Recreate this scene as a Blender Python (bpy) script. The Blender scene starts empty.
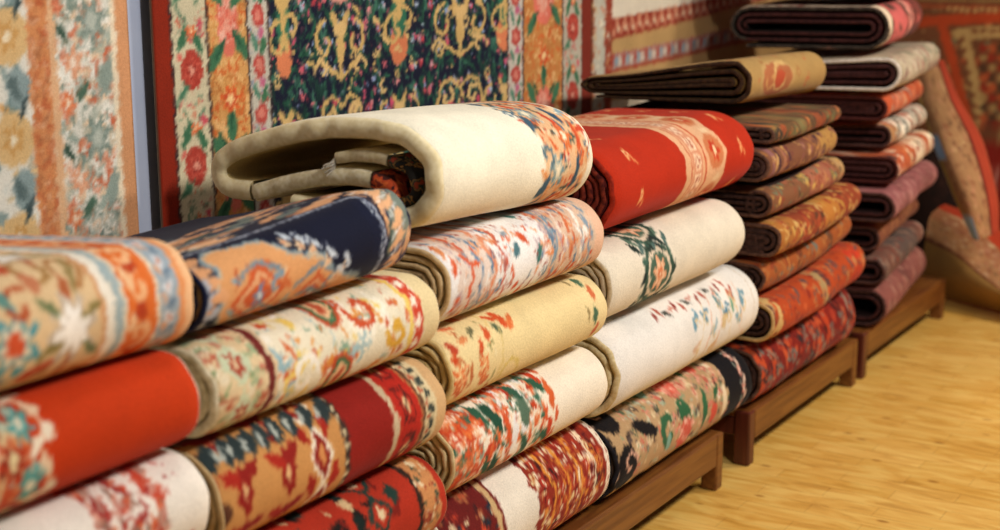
import bpy, math, random
import numpy as np
S = bpy.context.scene
COL = S.collection
PI = math.pi

# ------------------------------------------------------------------ camera
F = 1500.0; HY = -70.0; VX = 1450.0; CH = 1.6
dd = 265 - HY
TH = math.atan(dd / F); YAW = math.atan((VX - 500) / math.hypot(F, dd))
FW = np.array([-math.sin(YAW)*math.cos(TH), math.cos(YAW)*math.cos(TH), -math.sin(TH)])
RT = np.array([math.cos(YAW), math.sin(YAW), 0.0]); UP = np.cross(RT, FW)
CP = np.array([0, 0, CH])
def ray(x, y): return FW*F + RT*(x-500) - UP*(y-265)
def atX(x, y, X): r = ray(x, y); return CP + r*(X/r[0])
def atY(x, y, Y): r = ray(x, y); return CP + r*(Y/r[1])

cam = bpy.data.cameras.new('camera'); co = bpy.data.objects.new('camera', cam); COL.objects.link(co)
co.location = (0, 0, CH); co.rotation_euler = (PI/2 - TH, 0, YAW)
cam.sensor_width = 36; cam.lens = F/1000*36; cam.clip_start = 0.05; cam.clip_end = 60
cam.dof.use_dof = True; cam.dof.focus_distance = 3.45; cam.dof.aperture_fstop = 2.2
S.camera = co
S.view_settings.view_transform = 'Standard'; S.view_settings.look = 'None'
S.view_settings.gamma = 1; S.view_settings.exposure = 0.12; S.view_settings.use_curve_mapping = False

# ------------------------------------------------------------------ materials
def lin(c):
    c = np.asarray(c, float)
    return np.where(c <= 0.04045, c/12.92, ((c+0.055)/1.055)**2.4)
def hexc(h): return np.array([int(h[i:i+2], 16)/255 for i in (0, 2, 4)])
def newmat(name):
    m = bpy.data.materials.new(name); m.use_nodes = True
    nt = m.node_tree; b = nt.nodes['Principled BSDF']
    return m, nt, b
def ramp(nt, stops):
    r = nt.nodes.new('ShaderNodeValToRGB'); e = r.color_ramp.elements
    while len(e) < len(stops): e.new(0.5)
    for k, (p, c) in enumerate(stops):
        e[k].position = p; cc = lin(hexc(c)); e[k].color = (*cc, 1)
    return r
def pile_mat(name, sheen=0.03, scale=230.0, bump=0.3, var=0.22):
    """woven wool: the design attribute times two procedural noises, with a pile bump"""
    m, nt, b = newmat(name)
    at = nt.nodes.new('ShaderNodeAttribute'); at.attribute_name = 'design'
    tc = nt.nodes.new('ShaderNodeTexCoord')
    n1 = nt.nodes.new('ShaderNodeTexNoise'); n1.inputs['Scale'].default_value = scale; n1.inputs['Detail'].default_value = 3
    n2 = nt.nodes.new('ShaderNodeTexNoise'); n2.inputs['Scale'].default_value = 9; n2.inputs['Detail'].default_value = 4
    for n in (n1, n2): nt.links.new(tc.outputs['Object'], n.inputs['Vector'])
    a = nt.nodes.new('ShaderNodeMath'); a.operation = 'ADD'
    nt.links.new(n1.outputs['Fac'], a.inputs[0]); nt.links.new(n2.outputs['Fac'], a.inputs[1])
    mr = nt.nodes.new('ShaderNodeMapRange')
    mr.inputs['From Min'].default_value = 0.6; mr.inputs['From Max'].default_value = 1.4
    mr.inputs['To Min'].default_value = 1-var; mr.inputs['To Max'].default_value = 1+var*0.6
    nt.links.new(a.outputs[0], mr.inputs['Value'])
    mx = nt.nodes.new('ShaderNodeVectorMath'); mx.operation = 'SCALE'
    nt.links.new(at.outputs['Color'], mx.inputs[0]); nt.links.new(mr.outputs[0], mx.inputs['Scale'])
    nt.links.new(mx.outputs[0], b.inputs['Base Color'])
    b.inputs['Roughness'].default_value = 0.85
    b.inputs['Sheen Weight'].default_value = sheen; b.inputs['Sheen Roughness'].default_value = 0.5
    b.inputs['Specular IOR Level'].default_value = 0.14
    bp = nt.nodes.new('ShaderNodeBump'); bp.inputs['Strength'].default_value = bump; bp.inputs['Distance'].default_value = 0.004
    nt.links.new(n1.outputs['Fac'], bp.inputs['Height']); nt.links.new(bp.outputs[0], b.inputs['Normal'])
    return m
PILE = pile_mat('wool_pile')
def wool(name, c1, c2, scale=90, rough=0.9):
    m, nt, b = newmat(name)
    tc = nt.nodes.new('ShaderNodeTexCoord')
    n = nt.nodes.new('ShaderNodeTexNoise'); n.inputs['Scale'].default_value = scale; n.inputs['Detail'].default_value = 5
    nt.links.new(tc.outputs['Object'], n.inputs['Vector'])
    r = ramp(nt, [(0.35, c1), (0.65, c2)]); nt.links.new(n.outputs['Fac'], r.inputs[0])
    nt.links.new(r.outputs[0], b.inputs['Base Color'])
    b.inputs['Roughness'].default_value = rough; b.inputs['Specular IOR Level'].default_value = 0.2
    bp = nt.nodes.new('ShaderNodeBump'); bp.inputs['Strength'].default_value = 0.22; bp.inputs['Distance'].default_value = 0.002
    nt.links.new(n.outputs['Fac'], bp.inputs['Height']); nt.links.new(bp.outputs[0], b.inputs['Normal'])
    return m
WM = {}
def W(c1, c2):
    k = (c1, c2)
    if k not in WM: WM[k] = wool('wool_' + c1, c1, c2)
    return WM[k]
def wood(name, c1, c2, c3, axis=1, rough=0.35):
    m, nt, b = newmat(name)
    tc = nt.nodes.new('ShaderNodeTexCoord'); mp = nt.nodes.new('ShaderNodeMapping')
    sc = [60, 60, 60]; sc[axis] = 4; mp.inputs['Scale'].default_value = sc
    nt.links.new(tc.outputs['Object'], mp.inputs['Vector'])
    n = nt.nodes.new('ShaderNodeTexNoise'); n.inputs['Scale'].default_value = 1; n.inputs['Detail'].default_value = 6; n.inputs['Distortion'].default_value = 0.6
    nt.links.new(mp.outputs[0], n.inputs['Vector'])
    r = ramp(nt, [(0.3, c1), (0.5, c2), (0.72, c3)]); nt.links.new(n.outputs['Fac'], r.inputs[0])
    nt.links.new(r.outputs[0], b.inputs['Base Color']); b.inputs['Roughness'].default_value = rough
    bp = nt.nodes.new('ShaderNodeBump'); bp.inputs['Strength'].default_value = 0.1; bp.inputs['Distance'].default_value = 0.002
    nt.links.new(n.outputs['Fac'], bp.inputs['Height']); nt.links.new(bp.outputs[0], b.inputs['Normal'])
    return m
BENCH = wood('stained_bench_wood', '5a3014', '70421b', '855524')
BENCHD = wood('dark_bench_post_wood', '401a10', '57251a', '6a3120', axis=2)

# ------------------------------------------------------------------ small helpers
def link_mesh(name, verts, faces, mat, parent=None, cols=None, smooth=True):
    me = bpy.data.meshes.new(name)
    verts = np.asarray(verts, np.float32); faces = np.asarray(faces, np.int32)
    nf, k = faces.shape
    me.vertices.add(len(verts)); me.vertices.foreach_set('co', verts.ravel())
    me.loops.add(nf*k); me.loops.foreach_set('vertex_index', faces.ravel())
    me.polygons.add(nf); me.polygons.foreach_set('loop_start', np.arange(0, nf*k, k, dtype=np.int32))
    me.polygons.foreach_set('loop_total', np.full(nf, k, np.int32))
    me.update(calc_edges=True); me.validate()
    me.polygons.foreach_set('use_smooth', np.full(len(me.polygons), smooth))
    if cols is not None:
        a = me.color_attributes.new('design', 'FLOAT_COLOR', 'POINT')
        c = np.ones((len(verts), 4), np.float32); c[:, :3] = lin(np.clip(cols, 0, 1))
        a.data.foreach_set('color', c.ravel())
    me.materials.append(mat)
    o = bpy.data.objects.new(name, me); COL.objects.link(o)
    if parent: o.parent = parent
    return o
def grid_faces(nu, nv, off=0, flip=False):
    i, j = np.meshgrid(np.arange(nu-1), np.arange(nv-1), indexing='ij')
    a = (i*nv + j).ravel() + off; b = a + 1; c = a + nv + 1; d = a + nv
    f = np.stack([a, b, c, d] if flip else [a, d, c, b], 1)
    return f
def empty(name, loc, label=None, cat=None, group=None):
    o = bpy.data.objects.new(name, None); COL.objects.link(o); o.location = loc; o.empty_display_size = 0.05
    if label: o['label'] = label
    if cat: o['category'] = cat
    if group: o['group'] = group
    return o
def sinnoise(seed, n=5, lo=2, hi=14):
    r = random.Random(seed)
    T = [(r.uniform(lo, hi)*r.choice((-1, 1)), r.uniform(lo, hi), r.uniform(0, 6.28), r.uniform(.5, 1)) for _ in range(n)]
    s = sum(t[3] for t in T)
    return lambda a, b: sum(t[3]*np.sin(a*t[0] + b*t[1] + t[2]) for t in T)/s

# ------------------------------------------------------------------ design painter (rug patterns as woven colours)
class Cv:
    """a raster in rug metres: u along the rug's length, v across it"""
    def __init__(s, u0, u1, v0, v1, base, res=0.0032, seed=1):
        s.u0, s.v0, s.res = u0, v0, res
        s.nu = int((u1-u0)/res)+2; s.nv = int((v1-v0)/res)+2
        s.a = np.zeros((s.nu, s.nv, 3), np.float32); s.a[:] = hexc(base)
        s.U = (u0 + np.arange(s.nu)*res)[:, None] + np.zeros((1, s.nv)); s.V = (v0 + np.arange(s.nv)*res)[None, :] + np.zeros((s.nu, 1))
        s.r = random.Random(seed); s.u1, s.v1 = u1, v1
    def win(s, cu, cv, ru, rv):
        i0 = max(0, int((cu-ru-s.u0)/s.res)-1); i1 = min(s.nu, int((cu+ru-s.u0)/s.res)+3)
        j0 = max(0, int((cv-rv-s.v0)/s.res)-1); j1 = min(s.nv, int((cv+rv-s.v0)/s.res)+3)
        if i0 >= i1 or j0 >= j1: return None
        return (slice(i0, i1), slice(j0, j1))
    def put(s, w, al, col):
        al = np.clip(al, 0, 1)[..., None]; s.a[w] = s.a[w]*(1-al) + hexc(col)*al
    def box(s, ua, ub, va, vb, col, wob=0.0):
        w = (slice(None), slice(None)); U, V = s.U, s.V
        if wob: U = U + wob*np.sin(V*60+ua*99) + wob*.6*np.sin(V*143+ua*31)
        d = np.minimum(np.minimum(U-ua, ub-U), np.minimum(V-va, vb-V))
        s.put(w, d/s.res+0.5, col)
    def bu(s, a, b, col, wob=0.0): s.box(a, b, -9, 9, col, wob)
    def bv(s, a, b, col, wob=0.0): s.box(-9, 9, a, b, col, wob)
    def ell(s, cu, cv, ru, rv, col, ang=0.0, power=2.0):
        m = max(ru, rv)*1.05; w = s.win(cu, cv, m, m)
        if w is None: return
        x = s.U[w]-cu; y = s.V[w]-cv; c, n = math.cos(ang), math.sin(ang)
        p = (x*c+y*n)/ru; q = (-x*n+y*c)/rv
        d = 1-(np.abs(p)**power+np.abs(q)**power)**(1/power)
        s.put(w, d*min(ru, rv)/s.res+0.5, col)
    def dia(s, cu, cv, ru, rv, col): s.ell(cu, cv, ru, rv, col, 0, 1.0)
    def flower(s, cu, cv, r, c1, c2='f3e6cf', n=6, ru=1.0, c3=None):
        w = s.win(cu, cv, r*1.2*max(1, ru), r*1.2)
        if w is None: return
        x = (s.U[w]-cu)/ru; y = s.V[w]-cv
        th = np.arctan2(y, x); rr = np.hypot(x, y); ph = s.r.uniform(0, 6)
        edge = r*(0.78+0.24*np.cos(n*th+ph))
        s.put(w, (edge-rr)/s.res+0.5, c1)
        if c3: s.put(w, (edge*.68-rr)/s.res+0.5, c3)
        s.put(w, (r*0.34-rr)/s.res+0.5, c2)
    def leaf(s, cu, cv, l, wd, ang, col):
        m = l*1.05; w = s.win(cu, cv, m, m)
        if w is None: return
        x = s.U[w]-cu; y = s.V[w]-cv; c, n = math.cos(ang), math.sin(ang)
        p = (x*c+y*n)/l; q = (-x*n+y*c)
        d = wd*np.clip(1-p*p, 0, 1)-np.abs(q)
        s.put(w, np.where(np.abs(p) < 1, d/s.res+0.5, 0), col)
    def line(s, pts, wd, col):
        for (a, b), (c, d) in zip(pts[:-1], pts[1:]):
            cu, cv = (a+c)/2, (b+d)/2; ru, rv = abs(a-c)/2+wd*1.5, abs(b-d)/2+wd*1.5
            w = s.win(cu, cv, ru, rv)
            if w is None: continue
            x = s.U[w]; y = s.V[w]; L2 = (c-a)**2+(d-b)**2+1e-12
            t = np.clip(((x-a)*(c-a)+(y-b)*(d-b))/L2, 0, 1)
            r = np.hypot(x-a-t*(c-a), y-b-t*(d-b))
            s.put(w, (wd-r)/s.res+0.5, col)
    def curl(s, cu, cv, r, a0, turns, wd, col, flip=1, stretch=1.0):
        pts = []
        N = 22
        for k in range(N+1):
            t = k/N; rr = r*(1-0.72*t); a = a0 + flip*turns*6.283*t
            pts.append((cu+rr*math.cos(a)*stretch, cv+rr*math.sin(a)))
        s.line(pts, wd, col)
    def scatter(s, ua, ub, va, vb, n, pal, size=0.02, kinds=('flower', 'leaf', 'curl', 'ell'), ru=1.0, fine=1.3):
        R = s.r
        for q in range(int(n*(1+fine))):
            cu, cv = R.uniform(ua, ub), R.uniform(va, vb); c = R.choice(pal); z = size*R.uniform(.5, 1.05)*(1 if q < n else .42)
            k = R.choice(kinds)
            if k == 'flower': s.flower(cu, cv, z, c, R.choice(pal), R.choice((5, 6, 8)), ru)
            elif k == 'leaf': s.leaf(cu, cv, z*1.3, z*.4, R.uniform(0, PI), c)
            elif k == 'curl': s.curl(cu, cv, z, R.uniform(0, 6), R.uniform(.5, 1), z*.17, c, R.choice((1, -1)))
            elif k == 'streak': s.leaf(cu, cv, z*1.6, z*.34, PI/2+R.uniform(-.45, .45), c)
            elif k == 'dia': s.dia(cu, cv, z*.8, z, c)
            else: s.ell(cu, cv, z*.5, z*.7, c, R.uniform(0, PI))
    def sample(s, U, V, wob=0.0014, jit=0.0016):
        g = np.random.default_rng(4); U = U + jit*g.standard_normal(U.shape); V = V + jit*g.standard_normal(V.shape)
        U = U + wob*(np.sin(V*210+U*37)+np.sin(V*97-U*160)); V = V + wob*(np.sin(U*190-V*50)+np.sin(U*83+V*140))
        x = np.clip((U-s.u0)/s.res, 0, s.nu-1.001); y = np.clip((V-s.v0)/s.res, 0, s.nv-1.001)
        i = x.astype(int); j = y.astype(int); fx = (x-i)[..., None]; fy = (y-j)[..., None]
        A = s.a
        return (A[i, j]*(1-fx)+A[i+1, j]*fx)*(1-fy) + (A[i, j+1]*(1-fx)+A[i+1, j+1]*fx)*fy

# ------------------------------------------------------------------ folded rug builder
def spiral(xb, xf, z0, z1, n, t, p, asp, vis):
    """flattened spiral of layers (x, z) from the outer end inwards; returns outer winding and inner windings"""
    R = (z1-z0)/2; zc = (z0+z1)/2; ar = asp
    cf = xf-ar*R; cb = xb+ar*R
    def wind(k, dense):
        P = []
        r0 = R-t/2-p*k
        nA = 46 if dense else 11; nT = (60 if vis else 12) if dense else 8
        r = lambda q: r0-p*q/4
        m = 10 if dense else 7
        for i in range(m): q = i/m; P.append((cb+(cf-cb)*q, zc-r(q)))
        for i in range(nA):
            q = i/nA; a = -PI/2+PI*q; P.append((cf+ar*r(1+q)*math.cos(a), zc+r(1+q)*math.sin(a)))
        for i in range(nT): q = i/nT; P.append((cf+(cb-cf)*q, zc+r(2+q)))
        for i in range(12):
            q = i/12; a = PI/2+PI*q; P.append((cb+ar*r(3+q)*math.cos(a), zc+r(3+q)*math.sin(a)))
        P.append((cb, zc-r(4)))
        return P
    outer = wind(0, True); inner = []
    for k in range(1, n): inner += wind(k, False)[(0 if k == 1 else 1):]
    return outer, inner
def normals2(P):
    P = np.asarray(P); T = np.gradient(P, axis=0); T /= np.linalg.norm(T, axis=1)[:, None]+1e-9
    return np.stack([T[:, 1], -T[:, 0]], 1)    # outward for a path running forward along the bottom, then up
def arclen(P):
    P = np.asarray(P); return np.concatenate([[0], np.cumsum(np.linalg.norm(np.diff(P, axis=0), axis=1))])
def strip(name, P, y0, y1, ny, t, warp, endn, mat, parent, org, canvas=None, vref=0.0, cin=None, cout=None):
    P = np.asarray(P); N = normals2(P); s = arclen(P)
    out = P+N*t/2; inn = P-N*t/2
    ys = np.linspace(0, 1, ny)
    def surf(Q, yy, so):
        U = yy[:, None]+np.zeros((1, len(Q)))
        X = Q[None, :, 0]+0*U; Z = Q[None, :, 1]+0*U
        Sx = so[None, :]+0*U
        Y = y0+(y1-y0)*U + (1-U)*endn(Sx, 0.0)+U*endn(Sx, 3.0)
        return warp(X, Y, Z), U, Sx
    (X, Y, Z), U, Sx = surf(out, ys, s)
    V1 = np.stack([X, Y, Z], -1).reshape(-1, 3)
    if canvas is not None: C1 = canvas.sample(U*(y1-y0), Sx-vref).reshape(-1, 3)
    else: C1 = np.tile(hexc(cout), (len(V1), 1))
    F1 = grid_faces(ny, len(P), 0)
    ny2 = 10; ys2 = np.linspace(0, 1, ny2)
    (X, Y, Z), U2, S2 = surf(inn, ys2, s)
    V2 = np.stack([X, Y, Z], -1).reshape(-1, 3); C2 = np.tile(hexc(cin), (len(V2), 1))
    F2 = grid_faces(ny2, len(P), len(V1), True)
    n = len(P); b = len(V1); e = []
    for i in range(n-1):
        e.append((i, i+1, b+i+1, b+i)); k = (ny-1)*n; k2 = b+(ny2-1)*n
        e.append((k+i+1, k+i, k2+i, k2+i+1))
    Vv = np.concatenate([V1, V2])-np.array(org); Cc = np.concatenate([C1, C2])
    return link_mesh(name, Vv, np.concatenate([F1, F2, np.array(e)]), mat, parent, Cc)
def tube_along(name, P, y0, y1, which, r, warp, endn, mat, parent, org, s0=0.0, squash=0.6):
    P = np.asarray(P)
    if len(P) > 120: P = P[::2] if len(P) % 2 else np.vstack([P[::2], P[-1:]])
    N = normals2(P); s = arclen(P)+s0; K = 8
    V = []
    for k in range(K):
        a = 2*PI*k/K
        Q = P+N*r*math.cos(a)
        yb = (y0 + endn(s, 0.0) - r*squash*math.sin(a)) if which == 0 else (y1 + endn(s, 3.0) + r*squash*math.sin(a))
        X, Y, Z = warp(Q[:, 0], yb, Q[:, 1]); V.append(np.stack([X, Y, Z], -1))
    V = np.stack(V, 1).reshape(-1, 3)-np.array(org); n = len(P); f = []
    for i in range(n-1):
        for k in range(K): f.append((i*K+k, i*K+(k+1) % K, (i+1)*K+(k+1) % K, (i+1)*K+k))
    return link_mesh(name, V, f, mat, parent)

def SPECK(k):
    if k not in WM:
        m, nt, b = newmat('speckled_pile_'+k); tc = nt.nodes.new('ShaderNodeTexCoord')
        n = nt.nodes.new('ShaderNodeTexNoise'); n.inputs['Scale'].default_value = 42; n.inputs['Detail'].default_value = 2; nt.links.new(tc.outputs['Object'], n.inputs['Vector'])
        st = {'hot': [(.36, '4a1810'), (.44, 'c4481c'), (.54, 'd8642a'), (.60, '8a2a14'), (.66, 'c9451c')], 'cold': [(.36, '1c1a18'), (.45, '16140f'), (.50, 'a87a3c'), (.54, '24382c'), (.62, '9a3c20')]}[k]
        r = ramp(nt, st); r.color_ramp.interpolation = 'CONSTANT'; nt.links.new(n.outputs['Fac'], r.inputs[0]); nt.links.new(r.outputs[0], b.inputs['Base Color']); b.inputs['Roughness'].default_value = .9
        WM[k] = m
    return WM[k]
CNT = [0]
class Rug:
    def __init__(s, label, y0, y1, z0, z1, xf=-1.595, depth=0.585, n=5, t=0.0125, p=0.0165, asp=1.0, vis=False,
                 backs=1.0, drop=0.0, yaw=0.0, noise=0.0035, seed=None, group=None, base='e8dcc4', cin='b9a789',
                 cinner='a8936c', bind=('d8c9a4', 'e8dcbc'), res=0.0032, top_depth=0.62, name='folded_rug', vrange=None, tilt=0.0, path=None, binder=1.0, grow=0.0, rot=0.0, bind_in=None, bend=0.0):
        s.grow, s.rot, s.bend = grow, rot, bend; s.bind_in = bind_in or bind
        CNT[0] += 1
        s.seed = seed if seed is not None else CNT[0]*7+3
        s.label, s.y0, s.y1, s.z0, s.z1, s.xf = label, y0, y1, z0, z1, xf
        s.xb = xf-depth; s.n, s.t, s.p, s.asp, s.vis = n, t, p, asp, vis
        s.backs, s.drop, s.yaw, s.tilt = backs, drop, yaw, tilt
        s.group, s.cin, s.cinner, s.bind, s.name, s.path, s.binder = group, cin, cinner, bind, name, path, binder
        s.noise = noise
        R = (z1-z0)/2; s.R = R; s.L = y1-y0
        v = vrange or ((-0.5*PI*R-0.12, 0.5*PI*R+(top_depth if vis else 0.12)))
        s.c = Cv(0, s.L, v[0], v[1], base, res, s.seed)
    def uv(s, px, py):
        """rug coordinates of a spot seen on the front bulge"""
        R = s.R; zc = (s.z0+s.z1)/2; X = s.xf
        for _ in range(5):
            P = atX(px, py, X); q = max(-.98, min(.98, (P[2]-zc)/R)); th = math.asin(q); X = s.xf-s.asp*R*(1-math.cos(th))
        return P[1]-s.y0, R*th*0.97
    def build(s):
        org = ((s.xf+s.xb)/2, (s.y0+s.y1)/2, s.z0)
        root = empty(s.name, org, s.label, 'rug', s.group)
        nz = sinnoise(s.seed, 6, 3, 16); nz2 = sinnoise(s.seed+50, 5, 3, 12); en = sinnoise(s.seed+99, 4, 3, 22)
        D = s.xf-s.xb; ym = (s.y0+s.y1)/2
        def warp(X, Y, Z):
            f = (s.xf-X)/D; f = np.clip(f, 0, 1); g = f*f*(3-2*f)
            zz = s.z0+(Z-s.z0)*(1-(1-s.backs)*g)*(1+s.grow*(Y-ym)) - s.drop*g + s.tilt*(Y-ym)
            xx = X + s.noise*1.6*nz(Y*1.3, Z*2.0)*(1-f*.5) + s.yaw*(Y-ym)
            hz = np.clip((Z-s.z0)/(s.z1-s.z0), 0, 1)
            if s.bend: zz = zz + s.bend*np.clip(Y-4.25, 0, 9)**2*np.clip((zz-.18)/.35, 0, 1)
            zz = zz + s.noise*nz2(Y, X)*hz
            e = np.minimum((Y-s.y0), (s.y1-Y)); e = np.clip(1-e/0.035, 0, 1)**2      # ends soften a little
            zz = zz-0.006*e*hz; xx = xx-0.005*e*(1-f)
            return xx, Y, zz
        endn = lambda S_, k: 0.0045*en(S_*6, k+0*S_)
        if s.path is None: outer, inner = spiral(s.xb, s.xf, s.z0, s.z1, s.n, s.t, s.p, s.asp, s.vis)
        else: outer, inner = s.path
        P = np.asarray(outer); so = arclen(P); vref = so[int(np.argmax(P[:, 0]))]
        ny = max(24, int(s.L/0.0042)) if s.c.res < 0.005 else max(20, int(s.L/0.008))
        pf = strip('pile_face', outer, s.y0, s.y1, ny, s.t, warp, endn, PILE, root, org, s.c, vref, s.cin)
        groups = inner if s.path is not None else [inner]
        for g in groups:
            tt, bd, nm, ca, cb = s.t, s.bind_in, 'inner_fold', s.cin, s.cinner
            if s.path is not None:
                g, tt, bd = g
                if isinstance(bd, str): nm = 'curled_pile_end'; ca = cb = {'hot': 'b8481c', 'cold': '241c1a'}[bd]; mt = SPECK(bd)
                else: mt = W(*bd)
            else: mt = W(*bd)
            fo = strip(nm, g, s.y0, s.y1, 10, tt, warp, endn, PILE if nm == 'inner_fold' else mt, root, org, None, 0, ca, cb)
            tube_along('edge_binding' if nm == 'inner_fold' else 'pile_tuft_edge', g, s.y0, s.y1, 0, tt*.52, warp, endn, mt, fo, org, 0, .5)
            if s.path is None: tube_along('edge_binding', g, s.y0, s.y1, 1, tt*.52, warp, endn, mt, fo, org)
        for k in (0, 1): tube_along('edge_binding', outer, s.y0, s.y1, k, s.t*.52*s.binder, warp, endn, W(*s.bind), pf, org)
        if s.rot:
            root.rotation_euler.z = s.rot
        return root
#@@DESIGNS@@
def smooth_path(pts, step=0.006):
    P = [np.array(p, float) for p in pts]; P = [2*P[0]-P[1]]+P+[2*P[-1]-P[-2]]; out = []
    for i in range(1, len(P)-2):
        a, b, c, d = P[i-1:i+3]; n = max(2, int(np.linalg.norm(c-b)/step))
        for k in range(n):
            t = k/n; out.append(tuple(0.5*((2*b)+(-a+c)*t+(2*a-5*b+4*c-d)*t*t+(-a+3*b-3*c+d)*t**3)))
    out.append(tuple(P[-2])); return out
GR = lambda k: 'folded rugs piled in the %s stack' % k

# ================= stack A, nearest the camera
r = Rug('beige floral rug with orange and blue border stripes, on top of the nearest stack', 0.98, 1.69, 0.960, 1.150,
        vis=True, backs=0.8, tilt=-.03, base='e2c193', cin='c9a877', group=GR('nearest'), seed=11, bind=('d9b083', 'e6c39a'))
c = r.c; L = r.L; U = lambda px: r.uv(px, 310)[0]
c.scatter(0, .36, -.3, .8, 120, ['c98a5b', '7f9aa0', 'e9d7b8', 'b96b3f', 'd8b07c'], .026)
for v in np.arange(-.2, .8, .17):
    c.flower(U(12), v+.02, .05, '4f97a0', 'd9562f', 7, .9, 'ead9bb'); c.leaf(U(38), v-.03, .035, .012, .4, 'c1512d'); c.leaf(U(2), v-.07, .04, .014, 2.1, '5f8f86')
    c.curl(U(25), v+.07, .03, 1, .8, .004, 'b5532e'); c.ell(U(-8), v-.05, .02, .02, '8e3a2a')
uw = U(108)
for v in np.arange(-.21, .8, .185):
    cu = U(74); c.flower(cu, v+.02, .056, 'c8b6a0', 'fff6ea', 8, .85, 'fff8ee')
    for a in range(6): c.leaf(cu+.045*math.cos(a*1.05+.4), v+.02+.06*math.sin(a*1.05+.4), .026, .007, a*1.05+.4, ['8a7a45', 'b5633b', '6f7b52'][a % 3])
    c.curl(cu-.02, v-.07, .035, 2, .8, .004, 'a77b45'); c.curl(cu+.02, v+.11, .035, 5, .8, .004, 'b07a48'); c.ell(cu-.045, v-.09, .014, .02, 'c47a55')
    c.leaf(cu+.03, v-.085, .04, .006, 1.2, '9a8350')
c.bu(U(104), U(109), 'd39a6a', .001); c.bu(U(109), U(119), 'f3ead9'); c.bu(U(119), U(128), 'a3b4b6', .001); c.bu(U(128), U(131), 'efe0c6')
c.bu(U(131), U(161), 'e0702f', .001)
for v in np.arange(-.25, .8, .07):
    c.curl(U(146), v, .026, v*40, .9, .005, 'f0b683', 1, .8); c.ell(U(146), v+.035, .012, .014, 'b8411f'); c.leaf(U(137), v+.02, .02, .006, 1.4, 'f2c79a')
c.bu(U(161), U(164), 'f0dcc0'); c.bu(U(164), U(183), '9dabb5', .001)
for v in np.arange(-.25, .8, .045):
    c.flower(U(173), v, .015, 'dcdde0', 'c66a44', 5, .8); c.leaf(U(173)+.008, v+.022, .012, .005, .8, '6a7f93'); c.leaf(U(173)-.008, v+.03, .012, .005, 2.2, 'd6a27e')
c.bu(U(183), 2, 'e39660')
c.bu(U(189), 2, 'e8b88a')
r.build()

r = Rug('rug with a plain brick-red centre and teal floral end, second in the nearest stack', 0.98, 1.69, 0.785, 0.955,
        base='c2380c', group=GR('nearest'), seed=12, cin='e4d6b8', cinner='ddd0b2', bind=('efe6cf', 'f6efde'), n=5)
c = r.c; U = lambda px: r.uv(px, 440)[0]
c.bu(-1, U(30), 'd8b98a', .006)
c.scatter(0, U(34), -.22, .25, 90, ['3f8a83', 'c9542d', 'ead9b5', '7a2a1d', 'a9bfae', 'd98a56'], .034)
for v in np.arange(-.2, .25, .085):
    c.flower(U(30), v, .03, '4d9a98', 'e9dcc0', 7, .8); c.flower(U(12), v+.04, .034, 'bf3d1e', 'e6cf9c', 7, .8, '8d2a17')
    c.leaf(U(48), v+.02, .026, .009, 1.9, 'e7c9a8'); c.ell(U(55), v-.02, .011, .016, 'e9d5bd'); c.leaf(U(43), v-.03, .03, .008, .6, 'f1e2c8')
r.build()

r = Rug('white rug with scattered red flower stripes, third down in the nearest stack', 0.98, 1.70, 0.60, 0.78,
        base='eee6da', group=GR('nearest'), seed=13, cin='d8c7a8', bind=('f2ece0', 'faf6ee'))
c = r.c; U = lambda px: r.uv(px, 500)[0]
for a in (98, 126, 158): c.scatter(U(a)-.012, U(a)+.02, -.24, .25, 60, ['c4442c', 'd46a44', '9c2b28', 'b08a7a', 'd99a86'], .02, ('streak', 'ell', 'leaf', 'flower'))
c.scatter(U(88), U(176), -.24, .25, 60, ['a7352d', 'c98c7c', '8f6d5f'], .014, ('streak', 'ell'))
c.scatter(U(176), U(205), -.24, .25, 26, ['a52a2a', 'b8473c'], .008, ('ell', 'dia'))
r.build()
for z0, z1, lab in ((.39, .595, 'brown patterned rug low in the nearest stack below the frame edge'), (.178, .385, 'brown rug at the base of the nearest stack, below the frame edge')):
    r = Rug(lab, 0.98, 1.70, z0, z1, base='7a4426', group=GR('nearest'), res=.008); r.c.scatter(0, .7, -.2, .2, 60, ['b5512c', 'd9b98a', '3b3a33'], .03); r.build()

# ================= stack B
r = Rug('navy blue and peach rug lying on top of the second stack', 1.735, 2.30, 0.955, 1.112,
        vis=True, backs=.38, grow=.5, base='0f142c', cin='2a2a38', group=GR('second'), seed=21, bind=('1a2142', '232b4d'), noise=.005, xf=-1.61)
c = r.c; U = lambda px, py=290: r.uv(px, py)[0]
ALL = (slice(None), slice(None))
def fmask(d, col): c.put(ALL, d/c.res+.5, col)
ue, uf = r.L-.016, r.L-.085
wob = .006*np.sin(c.U*70+c.V*40)+.004*np.sin(c.V*120)
# outer band of peach strokes between navy edges
out = np.minimum(np.minimum(ue-c.U, .36-c.V), np.maximum(c.U-uf, c.V-.115))
R_ = c.r
for k in range(150):
    if R_.random() < .38: u_, v_, an = R_.uniform(uf, ue), R_.uniform(-.2, .12), 1.3+R_.uniform(-.4, .4)
    else: u_, v_, an = R_.uniform(0, ue), R_.uniform(.13, .34), R_.uniform(-.1, .35)
    c.leaf(u_, v_, R_.uniform(.04, .08), R_.uniform(.008, .020), an, R_.choice(['dda273', 'e3ad80', 'c98a60', '6f7a70', '1a2244', '46544c', 'dda273', '0f142c']))
for k in range(46): c.leaf(R_.uniform(0, ue), R_.uniform(.13, .36), .04, .0025, R_.uniform(-.1, .3), R_.choice(['e8e2d6', '20284a', '101630']))
for v in np.arange(-.2, .14, .032): c.leaf((ue+uf)/2+.004, v, .03, .009, .5, 'e3ad80'); c.leaf((ue+uf)/2, v+.014, .028, .0024, .5, 'eeeae4')
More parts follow.
